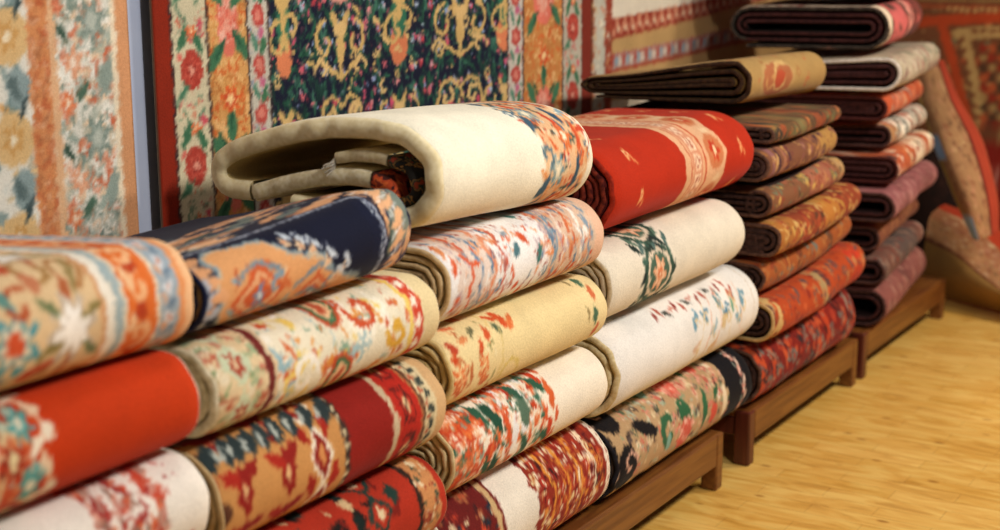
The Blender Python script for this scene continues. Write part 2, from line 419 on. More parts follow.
# navy frame with pale guard lines
fr = np.maximum(c.U-(r.L-.13), c.V-.085); inn_ = np.minimum(uf-c.U, .118-c.V)
fmask(np.minimum(fr, inn_), '0f142c')
d0 = np.minimum(uf-c.U, .118-c.V); fmask(.0022-np.abs(d0-.008), 'd9dee8'); fmask(.0016-np.abs(d0-.016), 'a8b0bc')
# navy ground inside, peach medallion field
fmask(np.minimum(r.L-.13-c.U, .088-c.V), '0e1228')
pe = np.minimum(np.minimum(c.U-U(227, 300)+wob+.25*np.minimum(c.V, 0), U(362)-c.U+wob), (.078+wob)-(np.clip(c.U-U(262), 0, 9)*.50)-c.V)
fmask(pe+.012, '7f929a'); fmask(pe+.004, 'c9b79a'); fmask(pe, 'd99c66')
for k in range(200):
    u_, v_ = R_.uniform(U(238), U(350)), R_.uniform(-.24, .055)
    if v_ > .045-max(0, u_-U(262))*.62: continue
    c.leaf(u_, v_, R_.uniform(.012, .028), R_.uniform(.003, .007), R_.uniform(0, 3.1), R_.choice(['c9683a', 'e8c79a', '8fa0a4', 'b85c34', 'e2b98c', 'cf7f4e']))
for (px, py, z_, cl) in ((262, 293, .036, 'c9582c'), (312, 292, .03, 'c9582c'), (240, 325, .03, 'c06038'), (290, 320, .03, 'bf6a40')):
    u_, v_ = r.uv(px, py); c.dia(u_, v_, z_*1.9, z_*1.7, cl); c.dia(u_, v_, z_*1.6, z_*1.3, 'dda476'); c.dia(u_, v_, z_*1.1, z_*.9, cl); c.flower(u_, v_, z_*.6, '6d83a0', 'dfe0e2', 5, .9); c.line([(u_-.06, v_+.035), (u_+.0, v_+.06), (u_+.06, v_+.03)], .0035, '6f8796'); c.line([(u_-.05, v_-.03), (u_-.01, v_-.045), (u_+.04, v_-.03)], .003, 'b5532e'); c.curl(u_+.045, v_+.01, .02, 1, .7, .0035, '7f97a6')
for (px, py) in ((330, 260), (345, 268), (316, 250), (352, 285), (338, 276), (290, 240), (304, 244)):
    u_, v_ = r.uv(px, py); c.flower(u_, v_, .013, 'e3c4a0', 'cf8a60', 5, 1); c.leaf(u_+.012, v_+.012, .02, .005, 2.3, 'c4ccd4')
for (px, py) in ((200, 262), (206, 322), (214, 290), (218, 306), (208, 276)):
    u_, v_ = r.uv(px, py); c.curl(u_, v_, .03, 1, .8, .006, 'aeb6c4', 1, .8); c.ell(u_+.01, v_+.02, .02, .012, 'dda273')
r.build()

r = Rug('ivory rug with red, green and yellow florals, second from top in the second stack', 1.735, 2.375, 0.775, 0.95,
        base='e6dcc2', group=GR('second'), seed=22, cin='d9c9a6', bind=('cdbf9a', 'e8dcc0'), t=.018, p=.021, n=4)
c = r.c; U = lambda px, py=370: r.uv(px, py)[0]
c.bu(-1, U(212, 420), 'ddd3b8'); c.bu(U(214, 420), U(219, 420), '7a2a22', .001)
c.bu(U(219, 420), U(270, 395), 'ddc49a')
c.scatter(U(220, 420), U(268, 395), -.24, .25, 90, ['b4533a', '7f9a6a', 'e9ddc0', 'c4705a', '9cae86'], .016)
for v in np.arange(-.2, .25, .08): c.dia(U(244, 410), v, .035, .04, 'c7d0ae'); c.flower(U(244, 410), v, .022, 'a63a28', 'e0c9a0', 6, .8)
c.bu(U(270, 395), U(275, 395), '7d2a24', .001); c.bu(U(275, 395), U(279, 395), 'caa77a')
c.scatter(U(280, 385), r.L, -.24, .25, 190, ['c4512c', 'd98a3c', 'e8c765', '9db8bb', 'f2ebd8', 'cf6a3d', 'f2ebd8', '7fa08a'], .02, ('leaf', 'streak', 'curl', 'ell', 'flower'))
c.scatter(U(280, 385), U(320, 370), -.24, .25, 30, ['e8c765', '8fb0b8', 'dcc98a'], .03, ('ell', 'curl'))
for v in np.arange(-.19, .25, .14):
    cu = U(347, 355); c.ell(cu, v, .036, .05, 'c14a28'); c.ell(cu, v, .029, .041, '2f6b48'); c.ell(cu, v, .021, .032, 'e6b98c'); c.leaf(cu, v, .026, .008, 1.3, 'bf5535')
    c.curl(U(310, 370), v+.03, .04, 0, .9, .006, 'f4eee0'); c.curl(U(375, 340), v-.03, .04, 3, .9, .006, 'c64f2c'); c.curl(U(400, 330), v+.05, .03, 3, .9, .007, 'd9a63c')
c.bu(U(214, 420), U(219, 420), '6e2420', .001); c.bu(U(270, 395), U(276, 395), '6e2420', .001); c.bu(U(276, 395), U(279, 395), 'd9c09a'); c.bu(U(413, 320), U(417, 320), 'e8c765', .003)
c.bu(U(418, 320), U(427, 320), 'c9442c', .001)
for v in np.arange(-.24, .25, .04): c.ell(U(422, 320), v, .009, .011, 'f4ead6')
c.bu(U(428, 320), 3, 'dfcb9c')
r.build()

r = Rug('tan tribal rug with white diamonds and dark red end, third down in second stack', 1.735, 2.39, 0.565, 0.77,
        base='c98f52', group=GR('second'), seed=23, cin='b09466', bind=('cfae7c', 'd9bf90'))
c = r.c; U = lambda px, py=430: r.uv(px, py)[0]
c.bu(U(352, 450), U(398, 430), '8e1c14'); c.bu(U(350, 455), U(355, 455), '3a2a24', .001)
for v in np.arange(-.24, .25, .025): c.ell(U(352, 455), v, .006, .006, 'e0cfa5'); c.ell(U(398, 430), v, .005, .007, 'ddd0b4')
c.bu(U(396, 430), U(401, 430), 'c9b493', .001); c.bu(U(401, 430), U(423, 420), 'b3261a')
for v in np.arange(-.23, .25, .09):
    cu = U(412, 425); c.box(cu-.018, cu+.018, v-.034, v+.034, '571612'); c.box(cu-.014, cu+.014, v-.028, v+.028, 'b3261a'); c.dia(cu, v, .012, .02, 'd9b98a'); c.line([(cu-.014, v-.028), (cu+.014, v+.028)], .0025, '3c1c18')
for v in np.arange(-.27, .25, .095):
    for k, px in enumerate((218, 247, 290, 326)):
        cu = U(px, 490-(px-218)*.35); d = k % 2
        if px == 326:
            c.dia(cu, v, .034, .058, 'efe3cc'); c.dia(cu, v, .024, .044, '8a1f18'); c.dia(cu, v, .012, .022, 'd08a50'); c.leaf(cu-.035, v+.05, .03, .012, 1.9, '9c2116'); c.leaf(cu+.03, v+.05, .03, .012, 1.2, 'a8271a')
        elif px == 247 or px == 290:
            c.leaf(cu, v, .045, .018, PI/2, '8f1d17'); c.leaf(cu-.02, v+.025, .03, .012, 2.6, 'a8271a'); c.leaf(cu+.02, v+.03, .03, .011, .5, '8f1d17'); c.dia(cu, v, .007, .018, 'e0b47e')
        else: c.leaf(cu, v+.02, .034, .015, 1.2, 'a93320'); c.ell(cu+.02, v-.02, .012, .02, '5a3524')
for px in range(196, 345, 17): c.leaf(U(px, 440-(px-196)*.25), .092, .036, .016, 1.15, '2d3a3c'); c.leaf(U(px, 440)+.012, .088, .02, .005, 1.2, 'b5bdb5'); c.leaf(U(px, 440), .17, .03, .016, 1.15, '2d3a3c')
c.bu(U(424, 420), U(427, 420), '5a3a2a'); c.bu(U(427, 420), U(439, 415), 'd8c69c')
for v in np.arange(-.24, .25, .028): c.ell(U(433, 415), v, .011, .009, '38403a', .4); c.ell(U(430, 415), v+.013, .006, .005, 'a8452c')
c.bu(U(439, 415), 3, 'cfa878')
r.build()

r = Rug('red tribal rug with dark green motifs, fourth down in the second stack', 1.735, 2.39, 0.375, 0.56,
        base='b0301c', group=GR('second'), seed=24, cin='a07a50', bind=('b98f62', 'c9a578'))
c = r.c; U = lambda px, py=515: r.uv(px, py)[0]
c.scatter(0, .5, -.2, .22, 70, ['1f3a33', '1a1512', 'd9b98a', '7a1c14'], .024, ('dia', 'leaf', 'ell'))
for v in np.arange(-.2, .25, .08):
    cu = U(385); c.dia(cu, v, .04, .04, '1d3b34'); c.dia(cu, v, .028, .028, 'b0301c'); c.dia(cu, v, .014, .014, 'e0c9a0'); c.box(U(360)-.01, U(360)+.01, v-.02, v+.02, '14211e')
c.bu(U(424), U(428), '2a2018'); c.bu(U(428), U(443), 'c98a56'); c.scatter(U(429), U(442), -.2, .22, 40, ['8a2a1c', 'e6d3ac', '3a4a3a'], .012)
r.build()
r = Rug('brown rug at the base of the second stack, below the frame edge', 1.735, 2.39, .178, .37, base='84503a', group=GR('second'), res=.008); r.c.scatter(0, .7, -.2, .2, 60, ['b5512c', 'd9b98a', '3b3a33'], .03); r.build()

# ================= stack C
z = 1.0
outer = smooth_path([(-1.98, 1.030), (-1.86, 1.025), (-1.75, 1.024), (-1.680, 1.031), (-1.640, 1.058), (-1.622, 1.10), (-1.634, 1.150), (-1.672, 1.185), (-1.735, 1.203), (-1.84, 1.204), (-1.95, 1.188),
                     (-2.06, 1.158), (-2.14, 1.130), (-2.180, 1.100), (-2.184, 1.070), (-2.155, 1.048), (-2.09, 1.047)], .0055)
inn1 = smooth_path([(-2.085, 1.043), (-2.00, 1.070), (-1.90, 1.094), (-1.82, 1.102), (-1.775, 1.100)], .012)
cur1 = smooth_path([(-1.772, 1.100), (-1.74, 1.093), (-1.722, 1.073), (-1.728, 1.052), (-1.76, 1.045), (-1.82, 1.046)], .010)
inn2 = smooth_path([(-1.865, 1.138), (-1.83, 1.145), (-1.78, 1.148), (-1.735, 1.144)], .012)
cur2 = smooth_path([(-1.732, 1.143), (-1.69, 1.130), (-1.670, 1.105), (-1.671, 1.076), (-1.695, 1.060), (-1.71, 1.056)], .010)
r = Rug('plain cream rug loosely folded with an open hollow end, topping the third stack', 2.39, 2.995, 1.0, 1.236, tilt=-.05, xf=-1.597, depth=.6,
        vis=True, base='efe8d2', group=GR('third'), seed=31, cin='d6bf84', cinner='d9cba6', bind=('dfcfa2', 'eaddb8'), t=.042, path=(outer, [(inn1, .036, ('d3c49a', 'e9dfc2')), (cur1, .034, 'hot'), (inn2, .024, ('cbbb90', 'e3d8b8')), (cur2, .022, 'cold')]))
c = r.c; U = lambda px, py=170: r.uv(px, py)[0]
c.bu(U(548), U(584), 'e2b487', .004)
c.scatter(U(546), U(588), -.35, .6, 210, ['3d5f78', '2f4a45', 'd0602f', 'e8c9a0', '86a0a8', 'c9482a', 'f0e6d0', 'dd8f52'], .02, ('streak', 'leaf', 'flower', 'curl'))
for v in np.arange(-.3, .6, .13):
    c.flower(U(558), v+.03, .033, '5f8a98', 'f1e3c4', 7, .8, 'd9cdb0'); c.flower(U(569), v-.04, .03, 'd46a34', 'f1e3c4', 6, .8); c.leaf(U(549), v, .03, .013, 1.2, '3c5a6c'); c.leaf(U(575), v+.02, .04, .009, 1.5, '2f4e62'); c.leaf(U(579), v-.04, .04, .007, 1.4, 'c9502a')
    c.curl(U(550), v+.06, .026, v*30, .8, .0045, '55707a')
c.bu(U(589), 3, 'f0e6cf', .002)
ro = r.build()
TV, TF = [], []
for k in range(7):
    a = (k-3)*.22; b0 = len(TV); L_ = .022+.004*(k % 3)
    p0 = np.array([-1.866, 2.383+.002*(k % 2), 1.139+.003*(k-3)]); p1 = p0+np.array([-L_*math.cos(a), -.006, -L_*math.sin(abs(a))-.004])
    for q, w_ in ((p0, .0035), (p1, .0016)):
        for m_ in range(4): TV.append(q+np.array([0, w_*math.cos(m_*PI/2), w_*math.sin(m_*PI/2)])-np.array(ro.location))
    for m_ in range(4): TF.append((b0+m_, b0+(m_+1) % 4, b0+4+(m_+1) % 4, b0+4+m_))
tz = link_mesh('tassel', np.array(TV), TF, W('d9d2c0', 'f4efe4'), ro); tz['label'] = 'small white tassel inside the hollow fold'

r = Rug('white rug streaked with orange and blue florals, second from top in the third stack', 2.41, 3.065, 0.812, 0.995,
        base='e9e5e2', group=GR('third'), seed=32, cin='c9ae86', bind=('c8a878', 'dcc094'))
c = r.c; U = lambda px, py=270: r.uv(px, py)[0]
PC = ['d0542c', '5a7a94', 'b9a0a4', 'e0a27a', '8a97a0', 'c98a72', 'f0ebe4', 'a35a50', 'd98a5a']
c.bu(U(458), U(500), 'dcc9bc', .003)
c.bu(U(552, 250), 3, 'd8b9a0', .003)
c.scatter(U(455), r.L, -.25, .27, 420, PC, .017, ('streak', 'streak', 'leaf', 'ell', 'curl'))
c.ell(U(528, 265), .01, .042, .045, 'f2efec'); c.ell(U(528, 265), -.1, .04, .05, 'f2efec'); c.ell(U(528, 265), .14, .04, .05, 'f2efec')
for v in (.03, -.09, .14): c.leaf(U(522, 265), v, .02, .012, 1, '4a7078'); c.leaf(U(543, 262), v-.02, .022, .01, 1.3, '3d7068'); c.leaf(U(532, 262), v+.02, .022, .008, 2, 'd0542c')
for a, w_, cl in ((470, .005, 'cf5a36'), (482, .004, '6a86a0'), (496, .006, 'd98a66'), (508, .004, 'c0503a'), (558, .006, '7f98a8'), (566, .004, 'e8ddd0'), (573, .006, 'c9683f'), (581, .004, 'f0e8dc'), (587, .005, '8094a4'), (592, .004, 'd4784a')):
    uu = U(a, 262)
    for v in np.arange(-.2, .26, .031): c.leaf(uu+.006*math.sin(v*90), v, .02, w_, PI/2+.35*math.sin(v*57+a), cl)
c.bu(U(597, 250), 3, 'e2b79a')
r.build()

r = Rug('golden cream rug with a cluster of orange florals, third down in the third stack', 2.42, 3.085, 0.632, 0.807,
        base='e6d09a', group=GR('third'), seed=33, cin='c9ae74', bind=('cdb070', 'dcc48c'))
c = r.c; U = lambda px, py=360: r.uv(px, py)[0]
c.scatter(U(436, 375), U(500, 350), -.22, .25, 34, ['d9764a', 'e6a070', 'b8693c', '8f8a58', 'ead9ac'], .02, ('streak', 'leaf', 'curl'))
for v in (-.0, -.17, .16):
    for px, py in ((462, 365), (487, 355)):
        cu = U(px, py); c.flower(cu, v-.01, .032, 'd9622c', 'f0d9a0', 7, .7, 'e9b27c'); c.leaf(cu, v+.035, .02, .007, 1.2, 'c64a22'); c.curl(cu+.012, v-.03, .022, 2, .8, .004, 'cf6a3a')
    for k in range(7): c.leaf(U(440+k*11, 372-k*5), v+.062+.01*math.sin(k*2), .02, .008, 1+k*.7, ['c9532a', '4f5f45', 'b5432a', 'd98a56', '6c6a4a'][k % 5])
    c.leaf(U(512, 335), v+.075, .03, .012, 1.9, 'cf5226'); c.leaf(U(519, 333), v+.06, .026, .01, .9, 'd9703a'); c.leaf(U(505, 338), v+.085, .022, .007, 2.6, 'c94f24')
    for k in range(9): c.leaf(U(500+k, 345), v-.09+k*.017, .012, .003, 1.6, 'd9c07c')
    c.curl(U(512, 345), v-.05, .05, 0, .5, .003, 'd8bf6a')
for v in np.arange(-.2, .25, .09): c.leaf(U(597, 310), v+.02, .022, .012, 1.6, '4a6a50'); c.leaf(U(600, 308), v-.02, .022, .011, 1.3, 'c96a40'); c.leaf(U(590, 312), v+.03, .02, .004, 1.7, '8c7a50')
r.build()

r = Rug('orange and green floral rug with a plain cream end, fourth in the third stack', 2.42, 3.095, 0.435, 0.627,
        base='efe4d0', group=GR('third'), seed=34, cin='c9b07c', bind=('d0b884', 'dfcb9c'))
c = r.c; U = lambda px, py=440: r.uv(px, py)[0]
c.bu(-1, U(478, 450), 'c9683c', .008)
PO = ['d2552b', 'c2401f', 'e07a4a', 'f2e2c8', '3c6650', 'e8b088', 'b53a24', '8aa090', 'd9622f']
c.scatter(-.02, U(548, 410), -.25, .27, 360, PO, .026, ('streak', 'leaf', 'flower', 'curl', 'ell'))
c.scatter(U(500, 430), U(540, 415), -.25, .27, 60, ['f4efe8', 'e9e6e4', 'f4efe8'], .026, ('streak', 'ell'))
for v in (.045, -.075, .16, -.2):
    c.leaf(U(500, 425), v+.01, .05, .017, 1.9, '1f4a38'); c.leaf(U(488, 425), v+.03, .04, .012, 2.0, '2a5a44'); c.leaf(U(530, 420), v-.01, .04, .02, 1.5, '56705c'); c.leaf(U(528, 415), v+.04, .035, .012, 2.2, '2f5a46')
    c.leaf(U(512, 425), v-.03, .05, .01, 1.7, 'd2552b'); c.leaf(U(549, 405), v+.03, .03, .014, 2.3, '2d5c45'); c.leaf(U(556, 405), v, .04, .013, 1.4, 'd2602f'); c.leaf(U(552, 405), v+.05, .03, .01, 2.0, 'c8401f'); c.leaf(U(557, 400), v-.05, .02, .008, 1.6, 'cf5b34')
c.scatter(U(455, 470), U(475, 460), -.25, .27, 36, ['e07a3c', 'f2e2c8', 'c2401f', '3c6650'], .02, ('flower',))
r.build()

r = Rug('dark red rug with a white band and orange swirls, lowest in the third stack', 2.42, 3.125, 0.178, 0.43,
        base='6a1a18', group=GR('third'), seed=35, cin='c9b48c', bind=('e6d8bc', 'f2e9d6'), xf=-1.60)
c = r.c; U = lambda px, py=500: r.uv(px, py)[0]
c.scatter(0, U(500, 515), -.28, .3, 120, ['c9472c', '1c2a38', 'd9c09a', '8a2420', '3a1a1c', 'a8603c'], .022, ('dia', 'flower', 'leaf', 'ell'))
c.bu(U(497, 512), U(503, 512), 'c9a878', .001)
c.bu(U(505, 510), U(538, 492), 'e9e0d0')
c.bu(U(538, 492), 3, '8d2c1c', .006)
a0, a1 = U(540, 490), U(605, 455)
c.scatter(a0, a1, -.28, .3, 420, ['8c1f18', '2c1416', 'd98a3c', 'e6cf9c', 'c0482a', 'f0e3c6', 'b5622c', '5c1418', '8c1f18'], .019, ('streak', 'leaf', 'curl', 'ell', 'flower'))
for v in np.arange(-.26, .3, .02):
    for k, fr in enumerate((.2, .42, .62, .84)):
        c.leaf(a0+(a1-a0)*fr+.004*math.sin(v*60), v, .014, .005, PI/2+.2*math.sin(v*70+k), 'dd9038' if k != 3 else 'ead9b8')
for v in np.arange(-.26, .3, .045):
    for fr in (.1, .32, .52, .73): c.flower(a0+(a1-a0)*fr, v+fr*.05, .017, random.choice(['a82a1c', '8c1f18']), 'f0dfc0', 5, .6)
c.bu(U(607, 455), 3, 'ede0cc', .001)
for v in np.arange(-.26, .3, .022): c.ell(U(610, 452), v, .004, .0045, '7a1c1c')
r.build()

# ================= stack D
r = Rug('bright red rug with a pale patterned band over it, on top of the fourth stack', 3.12, 3.97, 0.868, 1.105,
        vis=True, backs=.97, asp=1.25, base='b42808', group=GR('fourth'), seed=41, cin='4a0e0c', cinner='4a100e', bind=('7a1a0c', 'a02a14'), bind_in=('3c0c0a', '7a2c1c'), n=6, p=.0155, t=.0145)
c = r.c; U = lambda px, py=180: r.uv(px, py)[0]
a, b = U(690, 175), U(725, 175)
w_ = b-a
c.bu(a, b, 'e0ad84', .002); c.bu(a+w_*.13, a+w_*.15, 'b5482c', .001)
c.bu(a+w_*.18, a+w_*.44, 'd08a68'); c.bu(a+w_*.50, a+w_*.54, 'c0502c', .001)
for v in np.arange(-.28, .85, .05):
    q = a+w_*.31; c.box(q-.02, q+.02, v-.019, v+.019, 'f0d3b0'); c.box(q-.014, q+.014, v-.013, v+.013, '9e4030'); c.line([(q-.014, v-.013), (q+.014, v+.013)], .003, 'f0d3b0'); c.line([(q-.014, v+.013), (q+.014, v-.013)], .003, 'f0d3b0')
for v in np.arange(-.235, .85, .135):
    q = a+w_*.80; c.ell(q, v, w_*.27, .058, 'e0ad84'); c.ell(q, v, w_*.2, .048, 'c9784c'); c.flower(q, v, .034, 'c83a1a', 'f0cfa0', 6, .8, 'b32b14'); c.ell(q+.01, v+.062, .02, .012, 'e9c49a')
for v in np.arange(-.24, .85, .11):
    for px, o in ((610, .02), (650, .0), (668, .05)):
        if px == 650 or px == 668: continue
    for k, (px, py) in enumerate(((645, 190), (744, 160))):
        q = U(px, py); vv = v+k*.05; c.leaf(q, vv, .026, .008, 1.1, 'e0955c'); c.flower(q, vv+.004, .012, 'e9b27c', 'c02812', 5, .8); c.leaf(q+.014, vv-.018, .016, .005, 2.2, 'dd8a54')
c.leaf(U(603, 165), .11, .03, .008, .2, 'e0a070')
ro = r.build()

r = Rug('cream rug with one green and peach medallion, second from top in the fourth stack', 3.11, 3.915, 0.655, 0.862,
        base='e0d6c2', group=GR('fourth'), seed=42, cin='8d7a5c', bind=('a8957a', 'c9b896'), n=6, p=.0158)
c = r.c; U = lambda px, py=260: r.uv(px, py)[0]
for v in np.arange(-.19, .3, .155):
    cu = U(660, 258); v = v+.03
    c.ell(cu, v, .085, .078, '2f4a3c'); c.ell(cu, v, .068, .066, 'd9c7ae'); c.ell(cu, v, .055, .052, '46604e'); c.flower(cu, v, .048, 'dfa27c', 'c9683f', 6, .85, 'e9c3a0'); c.flower(cu, v, .02, 'cf7a50', 'f0d9b8', 5, .8)
    for k in range(10):
        t = k*.628; c.leaf(cu+.088*math.cos(t), v+.07*math.sin(t), .022, .008, t+1, ['24382f', '3f5f50', '1c2a28'][k % 3])
    for k in range(6): c.leaf(cu-.085+k*.034, v+.078, .028, .009, .9 if k % 2 else 2.2, ['1e2f2a', '4a6660'][k % 2])
    c.leaf(cu-.075, v-.055, .03, .007, 2.2, '54705e'); c.leaf(cu+.07, v-.05, .03, .007, .8, '54705e')
r.build()

r = Rug('plain white rug with faint blue sprigs at one end, third down in the fourth stack', 3.15, 4.04, 0.405, 0.648,
        base='e8e3dc', group=GR('fourth'), seed=43, cin='c4ab78', bind=('bfa878', 'dccba0'), xf=-1.59, t=.018, p=.022, n=4)
c = r.c; U = lambda px, py=320: r.uv(px, py)[0]
for k in range(14): c.leaf(U(665+k*5, 310-k*2), .098+.008*math.sin(k*2.1), .02, .007, 1+k*.8, ['8a2f28', 'b05a4a', '4a4a44', 'c98a7a'][k % 4])
for k, (px, py, cl) in enumerate([(700, 323, '6a97ac'), (709, 318, '5c8aa4'), (717, 330, '9ab4bc'), (722, 302, '5f8a90'), (730, 312, '4d7f98'), (736, 306, '6fa08c'), (741, 318, '86a8b4'), (727, 322, 'c9ad7c'), (735, 296, 'b8604c'), (715, 345, 'd8b48c'), (745, 300, '6f98a8'), (699, 350, 'd9b9a0')]):
    u, v = r.uv(px, py); c.leaf(u, v, .024, .011, 1+k*1.3, cl); c.leaf(u+.02, v+.016, .018, .006, 2+k, cl); c.curl(u+.01, v-.01, .02, k, .6, .003, 'd9bf94')
for px in (703, 712, 722, 733, 742): c.line([(U(px, 340), -.13), (U(px, 325), -.03), (U(px+4, 305), .09)], .0022, 'dcc9a4' if px % 2 else 'e2b8a0')
c.line([(r.L-.045, -.2), (r.L-.045, .2)], .0015, 'c9b9a4')
r.build()

r = Rug('black bordered floral rug with coral roses and green scrolls, lowest in the fourth stack', 3.165, 4.03, 0.178, 0.40,
        base='b5946c', group=GR('fourth'), seed=44, cin='2a201c', cinner='3a2c24', bind=('17151a', '232028'), xf=-1.60)
c = r.c; U = lambda px, py=430: r.uv(px, py)[0]
c.bu(-1, U(622, 462), '141013', .004)
c.scatter(U(630, 455), U(735, 405), -.25, .28, 420, ['3a2c28', '4a5a44', 'b58a6a', 'd9c39c', '8a9a78', 'c46a58', '5a4a44', 'e2cfae', 'a8b09a', 'cf8a74'], .017, ('curl', 'leaf', 'flower', 'ell'))
for v in (-.005, -.15, .15):
    c.ell(U(630, 458), v-.01, .05, .06, '120e11'); c.ell(U(652, 440), v+.06, .055, .02, '120e11', -.4); c.curl(U(632, 456), v, .035, 0, .8, .004, 'd9a890'); c.dia(U(620, 465), v-.02, .016, .03, 'dcb8a0'); c.dia(U(620, 465), v-.02, .008, .018, '1a1014')
    c.curl(U(671, 430), v+.01, .045, 1, .8, .013, '2f5f3f'); c.ell(U(671, 430), v-.01, .016, .022, '7fa89a')
    c.ell(U(690, 420), v+.03, .03, .05, '2f6340', .3); c.ell(U(689, 425), v-.02, .04, .045, 'cf5a48'); c.scatter(U(680, 425), U(696, 422), v-.05, v+.02, 16, ['e08a76', 'b8402f', 'efb9a4'], .012, ('flower', 'ell'))
    c.leaf(U(708, 412), v+.02, .06, .014, 1.4, '2f6340'); c.ell(U(716, 410), v-.01, .022, .03, 'cf5440'); c.leaf(U(720, 405), v+.045, .03, .01, .6, '2c5c3a'); c.flower(U(722, 400), v+.03, .014, 'f0e6d0', 'cf5a48', 5)
    c.ell(U(727, 405), v, .016, .05, 'e2cfae')
c.scatter(U(680, 405), U(730, 385), .06, .13, 30, ['cf7a68', 'b8604c', 'dcae92'], .014, ('flower', 'ell'))
c.bu(U(731, 400), 3, '0c0b12', .005)
for v in np.arange(-.25, .28, .05):
    q = U(746, 385); c.flower(q, v, .019, 'dba08c', 'f0dcc8', 6, .7, 'c9786a'); c.leaf(q+.01, v+.026, .018, .006, 1.2, 'e0c0ac'); c.leaf(q-.012, v+.02, .014, .004, 2.1, 'a8b0a0')
r.build()

# ================= stack E, darker kelims
def busy(r, n, pal, size=.02, kinds=('dia', 'flower', 'leaf', 'ell', 'curl'), stripes=()):
    va, vb = r.c.v0, r.c.v1
    for (a, b, col) in stripes: r.c.bu(a*r.L, b*r.L, col, .002)
    r.c.scatter(0, r.L, va, vb, n, pal, size, kinds)
BR = ['8a3a24', '4a3a2c', 'a8703c', '6a7a58', '5a2018', 'b58a5a', '3a2a28']
r = Rug('olive-tan rug folded flat with a dark curled end, on top of the fifth stack', 4.08, 4.70, 1.088, 1.240, tilt=-.03, xf=-1.652, depth=.60, vis=True, backs=.5, n=3, p=.026, t=.014,
        base='a8854f', group=GR('fifth'), seed=51, cin='5a4426', cinner='6e5228', bind=('2a1c16', '4a3320'), res=.004)
c = r.c
c.scatter(0, .5, -.2, .12, 26, ['9a6a3c', 'b8643c', 'b5925c'], .02); u0 = .2
for v in (.0, -.14): c.ell(u0, v, .14, .06, 'b5925c'); c.ell(u0, v, .12, .05, 'a8643e'); c.curl(u0+.03, v, .05, 1, .9, .007, 'c9a468', 1, 1.6); c.ell(u0+.02, v, .04, .025, 'b04a2c'); c.curl(u0-.05, v, .03, 3, .8, .005, 'c08a54', 1, 1.4)
for v in (.16, .3, .45): c.leaf(.26, v, .04, .006, .4, '6a4a2c'); c.leaf(.1, v+.05, .04, .005, 1.4, '7a5a34')
r.build()
specs = [  # label, y0,y1,z0,z1,xf, base, palette, stripes, n
 ('thin green-brown striped rug just under the olive top rug in the fifth stack', 4.06, 4.60, .993, 1.058, -1.575, '64482c', ['8a6a3c', '9a4a28', '6a6a44', 'b8703c', '4a3426'], [(.0, .12, '3f3428'), (.3, .42, '76643c'), (.6, .75, '8a4628')], 3),
 ('rug rolled into a dark hollow spiral end, third from top in the fifth stack', 4.03, 4.62, .885, .990, -1.57, '7a4c34', ['84504c', '9a6438', '4a2c30', 'b88448', '6a3230', 'c0945c'], [(.03, .08, '8a5a58'), (.11, .14, '4a2a30'), (.17, .21, '9a6448'), (.25, .28, '4a2830'), (.7, 1, 'ac8044')], 4),
 ('brown pink floral rug, fourth from top in the fifth stack', 4.08, 4.70, .770, .872, -1.57, '7e5034', ['b0684a', '76643c', '8a422c', 'c08456', '54402c', 'c8a054', '667258'], [(.5, .85, 'a0624a'), (.9, 1, 'b08a5c')], 5),
 ('narrow red and gold rug, fifth from top in the fifth stack', 4.10, 4.80, .650, .765, -1.57, '8a3c20', ['b8843c', '8a2a1c', 'c49a50', 'a84a28', '5a3420', 'c8a060'], [(.0, .2, 'a86a30'), (.5, .7, 'b0702f')], 5),
 ('orange-brown rug with muted blue flecks, sixth from top in the fifth stack', 4.10, 4.86, .532, .647, -1.57, '9c5226', ['a86a38', '8a3c20', '6a6a60', 'b8783c', '7a4a2c'], [(.35, .4, '6a3c24'), (.7, .75, '6a4028')], 5),
 ('bright orange-red rug with a tan bound end, second from bottom of the fifth stack', 4.10, 4.90, .388, .529, -1.57, 'b0441c', ['c4582c', '6a4a44', 'b87848', '8a2c1a', 'a84020'], [(.0, .06, 'c9a468'), (.48, .54, 'a88a5c'), (.54, .58, '5a3a34'), (.85, .95, 'c03a20')], 5),
 ('dark red patterned rug resting on the bench at the foot of the fifth stack', 4.09, 4.95, .178, .385, -1.60, '7a1c14', ['a83a24', '2c2428', '8a7a6a', 'c0522c', '4a1614', '6a6a64', '8c2418'], [(.0, .04, 'c04a24'), (.1, .14, 'b8401f'), (.55, .6, 'c0522c'), (.66, .7, 'b8401f')], 5)]
for lab, y0, y1, z0, z1, xf, base, pal, st, n in specs:
    tb = 'tan bound' in lab; sp = 'spiral' in lab
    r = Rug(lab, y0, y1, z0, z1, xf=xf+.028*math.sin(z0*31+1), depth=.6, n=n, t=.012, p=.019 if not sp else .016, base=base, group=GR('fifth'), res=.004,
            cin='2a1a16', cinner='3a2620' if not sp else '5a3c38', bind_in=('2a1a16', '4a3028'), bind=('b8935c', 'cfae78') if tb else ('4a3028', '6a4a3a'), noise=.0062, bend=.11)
    busy(r, int(r.L*(z1-z0+.25)*(1200 if z1 < .4 else 1050)), pal, .021 if z0 > .2 else .024, stripes=st); r.build()
    # the last group of stripes and motifs stays part of the weave

